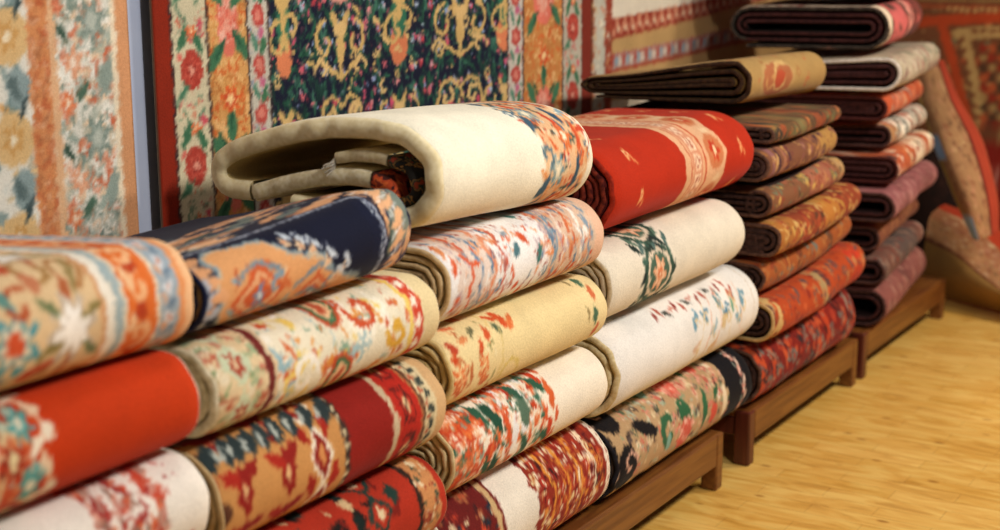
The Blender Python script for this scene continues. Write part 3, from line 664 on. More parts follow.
# ================= stack F, farthest
specs = [
 ('dusty pink rug resting on the far bench at the foot of the sixth stack', 5.20, 6.0, .178, .335, -1.60, '8a5048', ['9c6458', '6a3c38', 'a87868'], [], 'n'),
 ('grey-brown rug second from the bench in the sixth stack', 5.18, 5.92, .338, .455, -1.59, '6a4438', ['5a4a44', '8a6a5a', '7a3c30'], [(.3, .8, '5a4a44'), (.9, 1, '9a7a6c')], 'n'),
 ('dull brown rug third from the bench in the sixth stack', 5.18, 5.88, .458, .575, -1.60, '7a4630', ['8a5a3c', '5a3024', '94603c'], [], 'n'),
 ('mauve pink rug fourth from the bench in the sixth stack', 5.14, 5.93, .578, .705, -1.57, '8f5454', ['a06a66', '70403e', 'b07c74'], [], 'n'),
 ('orange rug with cream far edge, fifth from the bench in the sixth stack', 5.20, 5.90, .708, .830, -1.59, 'b85a34', ['d9b48c', '8a3424', 'c8703f', 'efe0c8', '5a3a34'], [(.45, .75, 'e2cdb0'), (.86, 1, 'ead9bc')], 's'),
 ('white floral rug with dark specks, midway up the sixth stack', 5.22, 5.86, .833, .935, -1.59, 'd9ccb8', ['4a4a44', 'b5563c', '8a8a7c', 'efe6d6'], [(.0, .15, 'a87a50'), (.3, .36, '6a6a62')], 'n'),
 ('orange-red rug just below the white edged spiral one in the sixth stack', 5.14, 5.80, .938, 1.045, -1.60, 'b4502f', ['c9643c', '8a3020', 'cf8a64', '9a8a7c'], [(.2, .35, 'c9785c')], 's'),
 ('greyish white rug with a white edged spiral end, third from top in sixth stack', 5.10, 5.84, 1.048, 1.185, -1.57, 'b0a088', ['8a6a64', 'c9bca4', 'a06a60', '7a7a64'], [], 'w'),
 ('dark rug with a pink striped end, second from top of the sixth stack', 5.12, 5.70, 1.188, 1.36, -1.60, '7a3c34', ['c9605a', '2a2a24', '4a3a2c'], [(.0, .08, 'd9c4a8'), (.1, .5, 'c8605c'), (.55, .7, 'd98a7c')], 'd'),
]
for lab, y0, y1, z0, z1, xf, base, pal, st, k in specs:
    y1 += .07
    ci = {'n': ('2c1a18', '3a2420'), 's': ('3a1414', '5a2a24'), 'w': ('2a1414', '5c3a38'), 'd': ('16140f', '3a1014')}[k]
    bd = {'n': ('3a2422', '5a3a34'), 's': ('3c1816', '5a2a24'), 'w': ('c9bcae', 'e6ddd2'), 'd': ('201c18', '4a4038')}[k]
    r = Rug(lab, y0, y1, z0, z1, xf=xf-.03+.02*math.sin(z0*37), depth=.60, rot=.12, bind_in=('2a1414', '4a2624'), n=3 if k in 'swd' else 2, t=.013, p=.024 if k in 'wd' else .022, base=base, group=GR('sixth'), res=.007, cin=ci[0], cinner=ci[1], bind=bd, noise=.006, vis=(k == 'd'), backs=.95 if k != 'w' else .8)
    busy(r, int(r.L*230), pal, .026, stripes=st); r.build()
r = Rug('dark red rug on the very top of the sixth stack, cut by the photo edge', 5.12, 5.72, 1.363, 1.49, xf=-1.62, depth=.62, n=4, base='4a1414', rot=.12, group=GR('sixth'), res=.008, cin='16140f', cinner='4a1214', bind=('1c2420', '3a1a1a'), vis=True)
busy(r, 60, ['8a2420', '1c2a24', '6a1a18'], .03); r.build()

# ================= benches
def boxv(x0, x1, y0, y1, z0, z1, bev=0.004):
    b = bev; V = []; 
    return (x0, x1, y0, y1, z0, z1)
import bmesh
def boxes_obj(name, bxs, mat, parent, org, bev=0.004):
    bm = bmesh.new()
    for x0, x1, y0, y1, z0, z1 in bxs:
        m = bmesh.ops.create_cube(bm, size=1)['verts']
        for v in m: v.co = ((x0+x1)/2+v.co.x*(x1-x0)-org[0], (y0+y1)/2+v.co.y*(y1-y0)-org[1], (z0+z1)/2+v.co.z*(z1-z0)-org[2])
    bmesh.ops.bevel(bm, geom=bm.edges[:], offset=bev, segments=2, affect='EDGES', profile=.5)
    me = bpy.data.meshes.new(name); bm.to_mesh(me); bm.free(); me.materials.append(mat)
    o = bpy.data.objects.new(name, me); COL.objects.link(o); o.parent = parent
    return o
def bench(y0, y1, label, xf=-1.635, xb=-2.22, dark=False):
    org = ((xf+xb)/2, (y0+y1)/2, 0)
    root = empty('display_bench', org, label, 'bench', 'low wooden benches under the rug stacks')
    boxes_obj('bench_top', [(xb, xf-.004, y0+.01, y1-.01, .150, .174)], BENCH, root, org)
    boxes_obj('apron', [(xf-.024, xf, y0+.045, y1-.045, .078, .170)], BENCH, root, org)
    boxes_obj('apron', [(xb, xb+.024, y0+.045, y1-.045, .078, .170)], BENCH, root, org)
    boxes_obj('end_rail', [(xb+.03, xf-.03, y0+.008, y0+.03, .09, .149)], BENCHD, root, org)
    boxes_obj('end_rail', [(xb+.03, xf-.03, y1-.03, y1-.008, .09, .149)], BENCHD, root, org)
    for x in (xf-.05, xb):
        for y in (y0, y1-.045): boxes_obj('leg', [(x, x+.05+.001, y, y+.045, 0, .172)], BENCHD if y == y0 else BENCH, root, org, .006)
    return root
bench(.80, 1.80, 'low brown wooden bench carrying the nearest rug stack, below the frame')
bench(1.84, 2.84, 'low brown wooden bench under the second stack, below the frame')
bench(2.87, 3.888, 'low brown wooden bench beneath the white and black floral rugs, nearest one in view')
bench(4.085, 5.085, 'low brown wooden bench under the fifth stack of orange and brown kelims')
bench(5.155, 6.215, 'low bench farthest along the row, carrying dusty pink rugs')

# ================= hanging rugs
def hung(name, label, ya, yb, za, zb, X, c, sy=.006, sz=.006, wav=.012, ztop=None, parts=True, group='rugs hung on the wall', axis='y', mat=PILE):
    """a thin rug with gentle waves; canvas u = horizontal metres, v = height"""
    ny = int((yb-ya)/sy); 
    zs = np.concatenate([np.linspace(za, .75, 12)[:-1] if za < .7 else [], np.arange(max(za, .75), 1.56, sz), np.linspace(1.57, zb, 14)])
    ys = np.linspace(ya, yb, ny); Yg, Zg = np.meshgrid(ys, zs, indexing='ij')
    nz = sinnoise(hash(name) % 97 + int(ya*10), 5, 2, 7)
    D = wav*nz(Yg*1.2, Zg*.4)
    def place(off):
        A = Yg; B = X+D+off
        return np.stack([B, A, Zg], -1) if axis == 'y' else np.stack([A, B, Zg], -1)
    s = 1 if axis == 'y' else -1
    V1 = place(0).reshape(-1, 3); V2 = place(-s*.009).reshape(-1, 3)
    C1 = c.sample(Yg, Zg).reshape(-1, 3); C2 = np.tile(hexc('9a8464'), (len(V2), 1)); n2 = len(zs)
    F1 = grid_faces(ny, n2, 0, axis != 'y'); F2 = grid_faces(ny, n2, len(V1), axis == 'y')
    b = len(V1); e = []
    for i in range(ny-1):
        for k in (0, n2-1): a = i*n2+k; e.append((a, a+n2, b+a+n2, b+a))
    for k in range(n2-1):
        for i in (0, ny-1): a = i*n2+k; e.append((a, a+1, b+a+1, b+a))
    org = ((X, (ya+yb)/2, za) if axis == 'y' else ((ya+yb)/2, X, za))
    root = empty(name, org, label, 'rug', group)
    link_mesh('pile_face', np.concatenate([V1, V2])-np.array(org), np.concatenate([F1, F2, np.array(e)]), mat, root, np.concatenate([C1, C2]))
    # hanging rail pocket along the upper edge and a knotted fringe on the lower one
    K = 10; V = []
    for y in (ya, yb):
        for k in range(K):
            a = 2*PI*k/K; p = (X-.004*s+.016*math.cos(a), y, zb+.01+.016*math.sin(a))
            V.append(p if axis == 'y' else (p[1], p[0], p[2]))
    f = [(k, (k+1) % K, K+(k+1) % K, K+k) for k in range(K)]
    link_mesh('hanging_sleeve', np.array(V)-np.array(org), f, W('8a7454', '9c8664'), root)
    V = []; f = []; R = random.Random(3)
    for i in range(int((yb-ya)/.02)):
        y = ya+.01+i*.02; w = .004; q = R.uniform(-.006, .006); b0 = len(V); xx = X+wav*float(nz(y*1.2, za*.4))-.0045*s
        for (yy, zz) in ((y-w, za+.004), (y+w, za+.004), (y+w*.6+q, za-.06), (y-w*.6+q, za-.06)):
            for o_ in (.003, -.003): p = (xx+o_, yy, zz); V.append(p if axis == 'y' else (p[1], p[0], p[2]))
        f += [(b0, b0+2, b0+4, b0+6), (b0+1, b0+7, b0+5, b0+3), (b0, b0+6, b0+7, b0+1), (b0+2, b0+3, b0+5, b0+4), (b0, b0+1, b0+3, b0+2), (b0+4, b0+5, b0+7, b0+6)]
    link_mesh('fringe', np.array(V)-np.array(org), f, W('cbbd9c', 'ddd2b8'), root)
    return root

WX = -2.345
def Y(px, py=100): return atX(px, py, WX)[1]
# dark navy arabesque rug
c = Cv(2.37, 4.42, .25, 2.3, '14182c', .0042, 71)
R = c.r
c.scatter(2.7, 4.0, .7, 1.65, 1500, ['1f4a38', '2a5a44', '3a6a58', '1c3a34', '16332e'], .02, ('streak', 'leaf'))
c.scatter(2.7, 4.0, .7, 1.65, 520, ['c4626a', 'b8404a', 'd98a8c', '8a9cc0', 'a8b8cc', 'c9506a'], .015, ('ell', 'ell', 'flower'))
GOLD = 'c9a768'
def arab(cu, cv, s=1.0, kind=0, k=1.0):
    """mirrored gold scroll"""
    s *= .82; k *= .86
    st = k
    for m in (-1, 1):
        f = m
        c.curl(cu+m*.075*s*st, cv+.02*s, .055*s, PI/2 if m > 0 else PI/2, .85, .0062*s, GOLD, -m, st*.9)
        c.line([(cu, cv-.08*s), (cu+m*.05*s*st, cv-.055*s), (cu+m*.10*s*st, cv-.03*s)], .0062*s, GOLD)
        c.curl(cu+m*.09*s*st, cv-.055*s, .035*s, 0 if m > 0 else PI, .7, .0055*s, 'd4b276', m, st)
        c.ell(cu+m*.028*s*st, cv+.075*s, .012*s, .026*s, GOLD, -m*.5)
    c.ell(cu, cv, .02*s*st, .05*s, GOLD); c.ell(cu, cv+.05*s, .035*s*st, .02*s, 'd4b276'); c.ell(cu, cv-.05*s, .008*s, .035*s, GOLD)
def arch(cu, cv, s=1.0, k=1.0):
    s *= .86; k *= .86
    for m in (-1, 1):
        c.line([(cu, cv+.045*s), (cu+m*.04*s*k, cv+.075*s), (cu+m*.085*s*k, cv+.06*s), (cu+m*.105*s*k, cv+.0*s), (cu+m*.085*s*k, cv-.06*s), (cu+m*.04*s*k, cv-.09*s)], .006*s, GOLD)
        c.curl(cu+m*.06*s*k, cv+.02*s, .03*s, 1, .8, .007*s, 'd4b276', m, k)
    c.flower(cu-.04*s*k, cv-.01*s, .02*s, 'c4525c', 'e6b9a8', 6, k); c.flower(cu+.04*s*k, cv-.02*s, .018*s, 'c4525c', 'e6b9a8', 6, k); c.ell(cu, cv-.06*s, .05*s*k, .025*s, '1f5a40')
for (px, k) in ((340, 1.05), (461, 1.35)):
    y = Y(px, 60)
    for z0 in (.50, .98, 1.46): arab(y, z0+.33 if px == 340 else z0+.35, 1.15, 0, k); arch(y, z0+.14, 1.1, k)
    for z0 in (.96, 1.44): c.ell(y, z0+.52, .055*k, .06, 'c98a7c'); c.ell(y+.0, z0+.52, .03*k, .05, 'd9a88c')
for (px, k) in ((283, .8), (400, 1.2), (505, 1.5)):
    y = Y(px, 60)
    for z0 in (.62, 1.10, 1.58): arab(y, z0, .95, 0, k); c.ell(y, z0-.13, .035*k, .045, GOLD); c.ell(y, z0-.19, .01*k, .03, GOLD); c.ell(y, z0+.2, .035*k, .05, 'cf7a52'); c.ell(y, z0+.28, .03*k, .06, '2f6a50')
    for z0 in (.86, 1.34): c.curl(y-.02, z0, .05, 1, .9, .0058, GOLD, 1, k); c.curl(y+.03, z0+.03, .045, 4, .9, .0058, GOLD, -1, k)
c.scatter(2.75, 3.9, .75, 1.6, 90, ['c9a768', 'd4b276'], .022, ('curl', 'leaf'))
# borders
def border(a, b, base, kind, sc=1.0):
    c.bu(a, b, base); w = b-a; m = (a+b)/2
    if kind == 'white':
        for i, v in enumerate(np.arange(.62, 1.75, .215)):
            c.line([(m-w*.25, v), (m+w*.28, v+.05), (m+w*.1, v+.1), (m-w*.25, v+.155)], .003, '5a7a60')
            c.ell(m+w*.02, v+.03, w*.30, .045, 'a83c30'); c.flower(m+w*.02, v+.03, min(w*.27, .036), 'bf5444', 'd9917c', 6, 1, '8f2c24'); c.scatter(a+.008, b-.008, v+.09, v+.19, 16, ['5a7a60', 'b8605a', '7a8c74', 'c4785c'], .012, ('leaf', 'ell')); c.leaf(m-w*.2, v+.10, .034, .011, 1.1, '3c6a4c'); c.leaf(m+w*.22, v+.09, .03, .010, 2.1, '3c6a4c')
            c.flower(m+w*.05, v+.115, .018, 'd4663c', 'f0d0a0', 6); c.leaf(m-w*.25, v-.02, .03, .009, .7, '47765a'); c.ell(m+w*.3, v+.13, .008, .012, 'c4525c'); c.ell(m-w*.32, v+.06, .007, .01, 'cf6a5c')
    if kind == 'tan':
        c.scatter(a+.01, b-.01, .6, 1.7, int(300*w/.13), ['c08a4c', 'b5733c', 'dcae74', 'c4622f'], .018, ('curl', 'leaf'))
        for i, v in enumerate(np.arange(.62, 1.75, .36)):
            c.ell(m, v+.06, w*.26, .085, 'd4705c'); c.ell(m-w*.03, v+.07, w*.15, .06, 'e09a84'); c.scatter(m-w*.2, m+w*.2, v, v+.12, 26, ['c94f3f', 'e6b09c', 'dc7c66'], .013, ('flower', 'ell'))
            for (du, dv, an) in ((-.3, .13, 2.2), (.3, .12, .9), (.32, .0, 2.2), (-.3, -.02, .9), (0, .18, 1.57)): c.leaf(m+du*w, v+dv, .045, .017, an, '3f6e4e'); c.leaf(m+du*w*.7, v+dv+.015, .03, .006, an, '27503a')
            c.flower(m, v+.24, min(.036, w*.26), 'd4622f', 'ecc48a', 7, 1, 'b8482a')
    if kind == 'thin':
        for v in np.arange(.6, 1.75, .115):
            c.ell(m, v, w*.3, .026, 'b0463e'); c.ell(m, v, w*.16, .014, 'd07c6c'); c.scatter(a+.006, b-.006, v+.03, v+.09, 9, ['b0463e', '6a8a74', '8a94a4', 'c9a48c'], .012, ('leaf', 'ell')); c.leaf(m+w*.2, v+.045, .025, .009, 1.2, '3f6e4e'); c.leaf(m-w*.2, v+.055, .025, .009, 2.0, '54806a'); c.ell(m+w*.1, v+.075, w*.14, .012, 'b8607c')
    c.bu(a-.004, a+.003, '3a2a28', .0008); c.bu(b-.003, b+.004, '3a2a28', .0008)
border(Y(176), Y(211), 'cabf9f', 'white'); border(Y(211), Y(250), 'cf9a5c', 'tan'); border(Y(250), Y(270), 'beb8a8', 'thin')
border(Y(507, 60), Y(522, 60), 'c8beb0', 'thin'); border(Y(522, 60), Y(562, 60), 'b97a42', 'tan'); border(Y(562, 60), Y(582, 60), 'b5aa98', 'white')
c.bu(1, Y(175), '86240f', .001); c.bu(Y(582, 60), 5, '7a2a1c')
hung('hanging_rug', 'large navy rug with gold arabesques and floral borders, hanging behind the cream topped stack', Y(159), 4.365, .35, 2.2, WX, c)

# pale floral rug hanging at far left
c = Cv(1.0, 2.33, .25, 2.3, 'e0dccf', .005, 72)
c.scatter(1.0, Y(26), .7, 1.6, 260, ['8a9c98', 'd9a05c', '5f7a78', 'e6c08a', 'c9cfc8', 'b8b09a', '3f5a5c'], .026)
for v in np.arange(.6, 1.7, .2): c.ell(Y(8), v, .05, .055, 'd6b27c'); c.flower(Y(8), v, .035, 'c99a5c', 'efe0c0', 6, .8); c.ell(Y(16), v+.1, .03, .04, '8a9c9c'); c.leaf(Y(12), v+.1, .03, .012, 2, '5a6c6c'); c.leaf(Y(20), v+.06, .03, .008, 1.2, '38484a')
c.bu(Y(28), Y(49), 'cf8a58', .002); c.scatter(Y(29), Y(48), .7, 1.6, 230, ['b8623c', 'd9a27c', 'c47448', 'a86a44'], .012, ('ell', 'dia', 'leaf'))
c.bu(Y(49), Y(57), 'dcae84', .001)
c.scatter(Y(58), Y(112), .7, 1.6, 330, ['a8aea0', 'c9b89c', 'd98a6a', '7c8c80', 'e9c9a8', '9aa89c', 'c46a4a', 'f0ece0'], .02, ('leaf', 'flower', 'curl', 'streak'))
for v in np.arange(.64, 1.7, .24):
    c.flower(Y(92), v+.06, .05, '7a8a80', 'b5bcb0', 7, .8, '94a096'); c.flower(Y(72), v-.02, .032, 'e0a07c', 'f0dcc8', 6, .8); c.leaf(Y(105), v-.05, .05, .018, 1.2, '8c9a90'); c.flower(Y(65), v+.14, .026, 'd9784c', 'f2dcc0', 5, .8); c.leaf(Y(80), v+.16, .03, .01, .9, '4d6a58'); c.leaf(Y(62), v+.04, .026, .01, 2.1, '3f5648')
c.bu(Y(110), Y(115), 'ead9bc'); c.bu(Y(115), 3, 'cf9468', .001); 
hung('hanging_rug', 'pale floral rug with orange border stripes hanging at the far left of the wall', 1.02, Y(128), .35, 2.2, WX+.01, c)

# cream rug with red bands
c = Cv(4.38, 6.6, .25, 2.3, 'd6cbb8', .006, 73)
def zl(px, py): return atX(px, py, WX)
def skew_band(p0, p1, q0, q1, col):
    (a, b), (c2, d) = [(zl(*p)[1], zl(*p)[2]) for p in (p0, p1)]
    (e, f), (g, h) = [(zl(*p)[1], zl(*p)[2]) for p in (q0, q1)]
    t1 = b+(d-b)*(c.U-a)/(c2-a); t0 = f+(h-f)*(c.U-e)/(g-e)
    al = np.minimum(t1-c.V, c.V-t0)/c.res+.5
    c.put((slice(None), slice(None)), al, col)
skew_band((616, 19), (707, 0), (618, 100), (780, 60), 'b3905e')
skew_band((616, 19), (707, 0), (618, 39), (689, 20), '8f3526')
for k in range(26):
    px = 616+k*7; p = zl(px, 29-(px-616)*.235); c.line([(p[1]-.03, p[2]+.03), (p[1], p[2]-.02), (p[1]+.03, p[2]+.03)], .005, 'c98a6c'); c.ell(p[1]+.035, p[2], .01, .012, 'e0c9a8')
skew_band((602, 57), (670, 42), (602, 72), (670, 56), 'a8908a')
for k in range(40):
    px = 604+k*3.6; p = zl(px, 64.5-(px-603)*.225); c.ell(p[1], p[2], .012, .02, ['a04438', '8496a0', 'c9b8a8'][k % 3]); c.ell(p[1]+.008, p[2]+.02, .008, .008, 'a04438')
skew_band((602, 72), (670, 56), (602, 76), (670, 60), '9a4432')
c.bu(Y(588, 60), Y(596, 60), '8a4028', .002); c.bu(Y(596, 60), Y(607, 60), 'b9b4a4', .002); c.bu(Y(607, 60), Y(614, 60), '8f3a28', .002)
c.scatter(Y(588, 60), Y(613, 60), .7, 1.6, 130, ['c9a070', 'c46a48', 'dcd0b8', '7a4a34'], .016, ('ell', 'leaf'))
hung('hanging_rug', 'cream rug with dark red and tan zigzag bands hanging behind the red topped stack', 4.385, 6.55, .35, 2.2, WX-.004, c, .012, .008)

# red kelim on the back wall
BY = 6.955
c = Cv(-2.3, .4, .0, 2.4, '6a4028', .007, 74)
def xz(px, py): p = atY(px, py, BY); return p[0], p[2]
PK = ['a04a2c', 'b08c54', '5a3424', '8c3a22', '6a6a4c', 'bc7c4c', '8a7048']
c.scatter(-2.3, .4, .0, 1.6, 900, PK, .028, ('dia', 'leaf', 'ell', 'flower'))
for k, (y_, col) in enumerate(((3, '8a6a40'), (7, '6a3a24'), (10, '9a4a2c'))): a = xz(900, y_); b = xz(1000, y_-3); c.line([(-2.3, a[1]+.02), (.4, b[1])], .008, col)
for t_ in np.arange(-1.9, -.9, .03): z_ = xz(950, 12)[1]; c.dia(t_, z_+.012, .01, .012, 'c9a468')
def poly(pts, wd, col): c.line([xz(*p) for p in pts], wd, col)
# framed field
x0, z1 = xz(950, 26); 
w = (slice(None), slice(None))
poly([(880, 25), (945, 20), (1060, 15)], .024, 'a8401f')
poly([(941, 22), (952, 60), (962, 100), (973, 142)], .022, 'a8401f')
poly([(960, 142), (1060, 142)], .018, 'b8451f')
poly([(958, 34), (1060, 28)], .026, 'b08f5a'); poly([(964, 36), (972, 70), (980, 120)], .022, 'b08f5a'); poly([(980, 126), (1060, 124)], .02, '7a2a1c')
for i in range(9):
    for j in range(8):
        px = 983+i*9; py = 48+j*10; a = xz(px, py); c.dia(a[0], a[1], .022, .022, ['8a2c1c', '9a7a4c', '4a3424', 'a8502c'][(i*3+j) % 4])
for i in range(8):
    a = xz(962+i*2.2, 40+i*11); c.dia(a[0], a[1], .012, .016, '6a3420'); a = xz(975+i*9, 31); c.dia(a[0], a[1], .014, .012, '6a3420')
al = (xz(1000, 146)[1]-c.V)/c.res
c.put(w, al, '7d1f16'); c.scatter(-1.8, .3, .05, xz(1000, 150)[1], 70, ['a84a3a', '94342a', '6a1a14', 'b5786a', '5a4a3a'], .04, ('flower', 'curl', 'ell'))
a = xz(1000, 168)[1]; c.line([(-1.8, a), (.3, a)], .014, '6a5a3c')
def hung_back():
    return hung('hanging_rug', 'red and orange kelim with tan frames covering the back wall at right', -2.25, .35, .08, 2.3, BY, c, .012, .012, .012, axis='x')
hung_back()

# ================= draped rugs at right
def sheet(name, label, rows, c, th=.016, nu=70, nv=70, part='pile_face', bind=None):
    """thick cloth through a grid of 3D control points (rows of equal length)"""
    G = np.array(rows, float)
    def cr(P, t):
        n = len(P)-1; x = min(t*n, n-1e-6); i = int(x); f = x-i
        g = lambda k: P[k] if 0 <= k <= n else (2*P[0]-P[1] if k < 0 else 2*P[n]-P[n-1])
        a, b, c_, d = g(i-1), g(i), g(i+1), g(i+2)
        return .5*((2*b)+(-a+c_)*f+(2*a-5*b+4*c_-d)*f*f+(-a+3*b-3*c_+d)*f**3)
    A = np.zeros((nu, nv, 3))
    for i in range(nu):
        R_ = [cr(G[k], i/(nu-1)) for k in range(len(G))]
        for j in range(nv): A[i, j] = cr(np.array(R_), j/(nv-1))
    du = np.gradient(A, axis=0); dv = np.gradient(A, axis=1); N = np.cross(du, dv); N /= np.linalg.norm(N, axis=2)[..., None]+1e-9
    if (N[nu//2, nv//2] @ (np.array([0, 0, 1.6])-A[nu//2, nv//2])) < 0: N = -N; fl = True
    else: fl = False
    B = A-N*th
    uu, vv = np.meshgrid(np.linspace(0, 1, nu), np.linspace(0, 1, nv), indexing='ij')
    C1 = c.sample(uu, vv).reshape(-1, 3); C2 = np.tile(hexc('7a5a3c'), (nu*nv, 1)); b = nu*nv
    e = []
    for i in range(nu-1):
        for k in (0, nv-1): a = i*nv+k; e.append((a, a+nv, b+a+nv, b+a))
    for k in range(nv-1):
        for i in (0, nu-1): a = i*nv+k; e.append((a, a+1, b+a+1, b+a))
    org = A.reshape(-1, 3).mean(0); org[2] = A[..., 2].min()
    root = empty(name, tuple(org), label, 'rug', 'rugs draped at the end of the row')
    link_mesh(part, np.concatenate([A.reshape(-1, 3), B.reshape(-1, 3)])-org, np.concatenate([grid_faces(nu, nv, 0, not fl), grid_faces(nu, nv, b, fl), np.array(e)]), PILE, root, np.concatenate([C1, C2]))
    return root, org, A, N
Pp = lambda px, py, y: atY(px, py, y)
rows = [[Pp(918, 300, 6.62), Pp(945, 301, 6.50), Pp(975, 307, 6.42), Pp(1010, 314, 6.34), Pp(1050, 322, 6.3)],
        [Pp(922, 268, 6.50), Pp(950, 276, 6.36), Pp(980, 290, 6.28), Pp(1014, 304, 6.24), Pp(1052, 316, 6.22)],
        [Pp(926, 238, 6.50), Pp(955, 253, 6.36), Pp(984, 277, 6.28), Pp(1014, 298, 6.22), Pp(1055, 313, 6.2)],
        [Pp(930, 217, 6.56), Pp(962, 234, 6.44), Pp(990, 261, 6.35), Pp(1020, 286, 6.28), Pp(1060, 303, 6.28)],
        [Pp(938, 208, 6.62), Pp(972, 225, 6.52), Pp(1002, 252, 6.45), Pp(1035, 278, 6.44), Pp(1065, 292, 6.4)],
        [Pp(945, 204, 6.68), Pp(985, 219, 6.61), Pp(1015, 243, 6.55), Pp(1045, 262, 6.6), Pp(1075, 276, 6.6)]]
for row in rows:
    for p in row: p[2] = max(p[2], .02)
for p in rows[0]: p[2] = .02
c = Cv(0, 1, 0, 1, '94703c', .006, 81)
c.bv(.40, .60, 'a87850'); c.scatter(0, 1, .42, .62, 120, ['b07a60', '8a4a34', 'c9a880', '7a5a3c'], .02); c.bv(.385, .405, '5a2018'); c.bv(.62, .64, '6a2c1c'); c.bv(.60, .80, 'a06a48'); c.scatter(0, 1, .6, .8, 90, ['b07a60', '8a4a34', 'c9a880'], .025); c.bv(.8, 1, 'b03c22')
sheet('draped_rug_or_shade_sheet', 'big tan rug with a red edge slumped on the floor at right', rows, c, .03)
rows = [[Pp(914, 60, 6.75), Pp(919, 100, 6.55), Pp(930, 135, 6.40), Pp(940, 163, 6.28), Pp(955, 200, 6.20), Pp(973, 240, 6.16)],
        [Pp(924, 60, 6.70), Pp(931, 100, 6.48), Pp(943, 135, 6.32), Pp(953, 163, 6.20), Pp(966, 200, 6.12), Pp(979, 240, 6.10)],
        [Pp(936, 60, 6.72), Pp(948, 98, 6.50), Pp(965, 134, 6.36), Pp(976, 165, 6.24), Pp(985, 200, 6.16), Pp(990, 236, 6.14)],
        [Pp(944, 60, 6.80), Pp(959, 98, 6.60), Pp(980, 134, 6.48), Pp(990, 165, 6.36), Pp(998, 200, 6.28), Pp(999, 230, 6.24)]]
c = Cv(0, 1, 0, 1, 'a87c54', .006, 82)
c.scatter(0, 1, 0, .74, 240, ['6a4030', 'c4a070', '8a4a34', 'b58a5c', '5a3a2c', 'c98a6c'], .026); c.bv(.70, .76, '6a241a'); c.bv(.76, 1, 'b0422a')
c.bv(0, .10, 'a88a4c'); c.box(.40, .58, 0, .22, '8fb0dc', .01); c.box(.88, 1.0, 0, .34, '9fc0e2', .01)
sheet('draped_rug_or_shade_sheet', 'brown floral rug with orange border and pale blue edge, draped diagonally at right', rows, c, .03, nu=110)
# dark sheet added as painted shade between the two draped rugs and the wall
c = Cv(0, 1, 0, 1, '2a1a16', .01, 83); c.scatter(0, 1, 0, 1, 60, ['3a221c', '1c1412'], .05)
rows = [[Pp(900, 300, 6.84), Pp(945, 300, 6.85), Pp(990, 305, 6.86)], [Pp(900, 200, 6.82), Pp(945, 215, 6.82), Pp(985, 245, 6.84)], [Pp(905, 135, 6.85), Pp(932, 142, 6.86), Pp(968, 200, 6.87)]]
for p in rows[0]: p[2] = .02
sheet('draped_rug_or_shade_sheet', 'dark brown sheet standing in for shade behind the blue edged draped rug', rows, c, .02, 30, 30)

# ================= room
def plane(name, pts, mat, uvm=None):
    me = bpy.data.meshes.new(name); me.from_pydata(pts, [], [(0, 1, 2, 3)]); me.materials.append(mat)
    o = bpy.data.objects.new(name, me); COL.objects.link(o); o['kind'] = 'structure'; return o
def slab(name, x0, x1, y0, y1, z0, z1, mat):
    bm = bmesh.new(); m = bmesh.ops.create_cube(bm, size=1)['verts']
    for v in m: v.co = ((x0+x1)/2+v.co.x*(x1-x0), (y0+y1)/2+v.co.y*(y1-y0), (z0+z1)/2+v.co.z*(z1-z0))
    me = bpy.data.meshes.new(name); bm.to_mesh(me); bm.free(); me.materials.append(mat)
    o = bpy.data.objects.new(name, me); COL.objects.link(o); o['kind'] = 'structure'; return o
m, nt, b = newmat('golden_plank_floor')
N = nt.nodes; Lk = nt.links.new
tc = N.new('ShaderNodeTexCoord'); mp = N.new('ShaderNodeMapping'); Lk(tc.outputs['Object'], mp.inputs['Vector'])
br = N.new('ShaderNodeTexBrick'); Lk(mp.outputs[0], br.inputs['Vector'])
br.inputs['Scale'].default_value = 1; br.inputs['Brick Width'].default_value = .34; br.inputs['Row Height'].default_value = .075
br.inputs['Mortar Size'].default_value = .0012; br.inputs['Bias'].default_value = 0; br.inputs['Mortar Smooth'].default_value = .3
br.inputs['Color1'].default_value = (*lin(hexc('e2b260')), 1); br.inputs['Color2'].default_value = (*lin(hexc('cf9a42')), 1); br.inputs['Mortar'].default_value = (*lin(hexc('8a5a22')), 1)
mp2 = N.new('ShaderNodeMapping'); mp2.inputs['Scale'].default_value = (5, 22, 1); Lk(tc.outputs['Object'], mp2.inputs['Vector'])
n1 = N.new('ShaderNodeTexNoise'); n1.inputs['Scale'].default_value = 1; n1.inputs['Detail'].default_value = 7; n1.inputs['Distortion'].default_value = 1.2; Lk(mp2.outputs[0], n1.inputs['Vector'])
rp = ramp(nt, [(.3, 'a8762c'), (.45, 'd6a34c'), (.62, 'edca74')]); Lk(n1.outputs['Fac'], rp.inputs[0])
mx = N.new('ShaderNodeMixRGB'); mx.blend_type = 'MIX'; mx.inputs[0].default_value = .5; Lk(br.outputs['Color'], mx.inputs[1]); Lk(rp.outputs[0], mx.inputs[2])
mp3 = N.new('ShaderNodeMapping'); mp3.inputs['Scale'].default_value = (5, 9, 1); Lk(tc.outputs['Object'], mp3.inputs['Vector'])
vo = N.new('ShaderNodeTexVoronoi'); vo.inputs['Scale'].default_value = 1; Lk(mp3.outputs[0], vo.inputs['Vector'])
rk = ramp(nt, [(.0, '6a3c14'), (.06, '9a6a30'), (.11, 'ffffff')]); Lk(vo.outputs['Distance'], rk.inputs[0])
m2 = N.new('ShaderNodeMixRGB'); m2.blend_type = 'MULTIPLY'; m2.inputs[0].default_value = .55; Lk(mx.outputs[0], m2.inputs[1]); Lk(rk.outputs[0], m2.inputs[2])
Lk(m2.outputs[0], b.inputs['Base Color']); b.inputs['Roughness'].default_value = .33
bp = N.new('ShaderNodeBump'); bp.inputs['Strength'].default_value = .12; bp.inputs['Distance'].default_value = .003; Lk(n1.outputs['Fac'], bp.inputs['Height']); Lk(bp.outputs[0], b.inputs['Normal'])
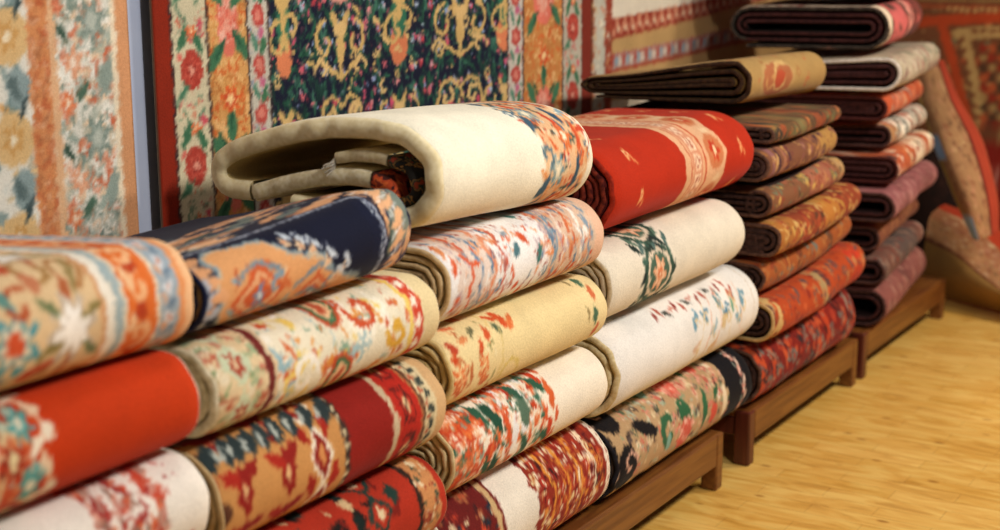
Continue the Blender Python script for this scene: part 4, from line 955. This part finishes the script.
slab('floor', -2.6, 3.2, -1.5, 7.1, -.05, 0, m)
def plaster(name, c1, c2):
    m, nt, b = newmat(name); tc = nt.nodes.new('ShaderNodeTexCoord'); n = nt.nodes.new('ShaderNodeTexNoise'); n.inputs['Scale'].default_value = 6; n.inputs['Detail'].default_value = 5
    nt.links.new(tc.outputs['Object'], n.inputs['Vector']); r = ramp(nt, [(.35, c1), (.65, c2)]); nt.links.new(n.outputs['Fac'], r.inputs[0]); nt.links.new(r.outputs[0], b.inputs['Base Color']); b.inputs['Roughness'].default_value = .8
    return m
WALL = plaster('pale_blue_plaster', 'aab4cc', 'b4bdd2')
slab('wall_left', -2.5, -2.39, -1.5, 7.1, 0, 2.8, WALL)
slab('wall_back', -2.5, 3.2, 7.0, 7.1, 0, 2.8, WALL)
slab('baseboard_left', -2.39, -2.375, -1.5, 7.0, 0, .09, BENCH)
slab('baseboard_back', -2.39, 3.2, 6.985, 7.0, 0, .06, BENCH)

# ================= light
w = bpy.data.worlds.new('shop_ambient'); S.world = w; w.use_nodes = True
w.node_tree.nodes['Background'].inputs[0].default_value = (1.0, .93, .86, 1); w.node_tree.nodes['Background'].inputs[1].default_value = .09
def area(name, loc, target, size, power, col):
    l = bpy.data.lights.new(name, 'AREA'); l.size = size; l.energy = power; l.color = col
    o = bpy.data.objects.new(name, l); COL.objects.link(o); o.location = loc
    d = np.array(target)-np.array(loc); import mathutils
    o.rotation_euler = mathutils.Vector(d).to_track_quat('-Z', 'Y').to_euler(); return o
area('ceiling_lamp_near', (.55, 2.1, 2.7), (-1.7, 2.3, .8), .3, 52, (1, .95, .89))
area('ceiling_lamp_middle', (.35, 4.3, 2.75), (-1.7, 3.7, .6), .3, 32, (1, .94, .87))
area('ceiling_lamp_far', (.2, 5.7, 2.6), (-.2, 5.6, 0), .3, 58, (1, .90, .74))
area('ceiling_lamp_wall', (-1.2, 2.4, 2.75), (-2.4, 2.9, 1.1), .3, 6, (1, .95, .9))
sp = bpy.data.lights.new('ceiling_spot', 'SPOT'); sp.energy = 90; sp.color = (1, .96, .88); sp.spot_size = math.radians(17); sp.spot_blend = .9; sp.shadow_soft_size = .05
so = bpy.data.objects.new('ceiling_spot', sp); COL.objects.link(so); so.location = (1.2, 5.0, 2.7)
import mathutils
so.rotation_euler = (mathutils.Vector((-.75, 5.12, 0))-mathutils.Vector(so.location)).to_track_quat('-Z', 'Y').to_euler()
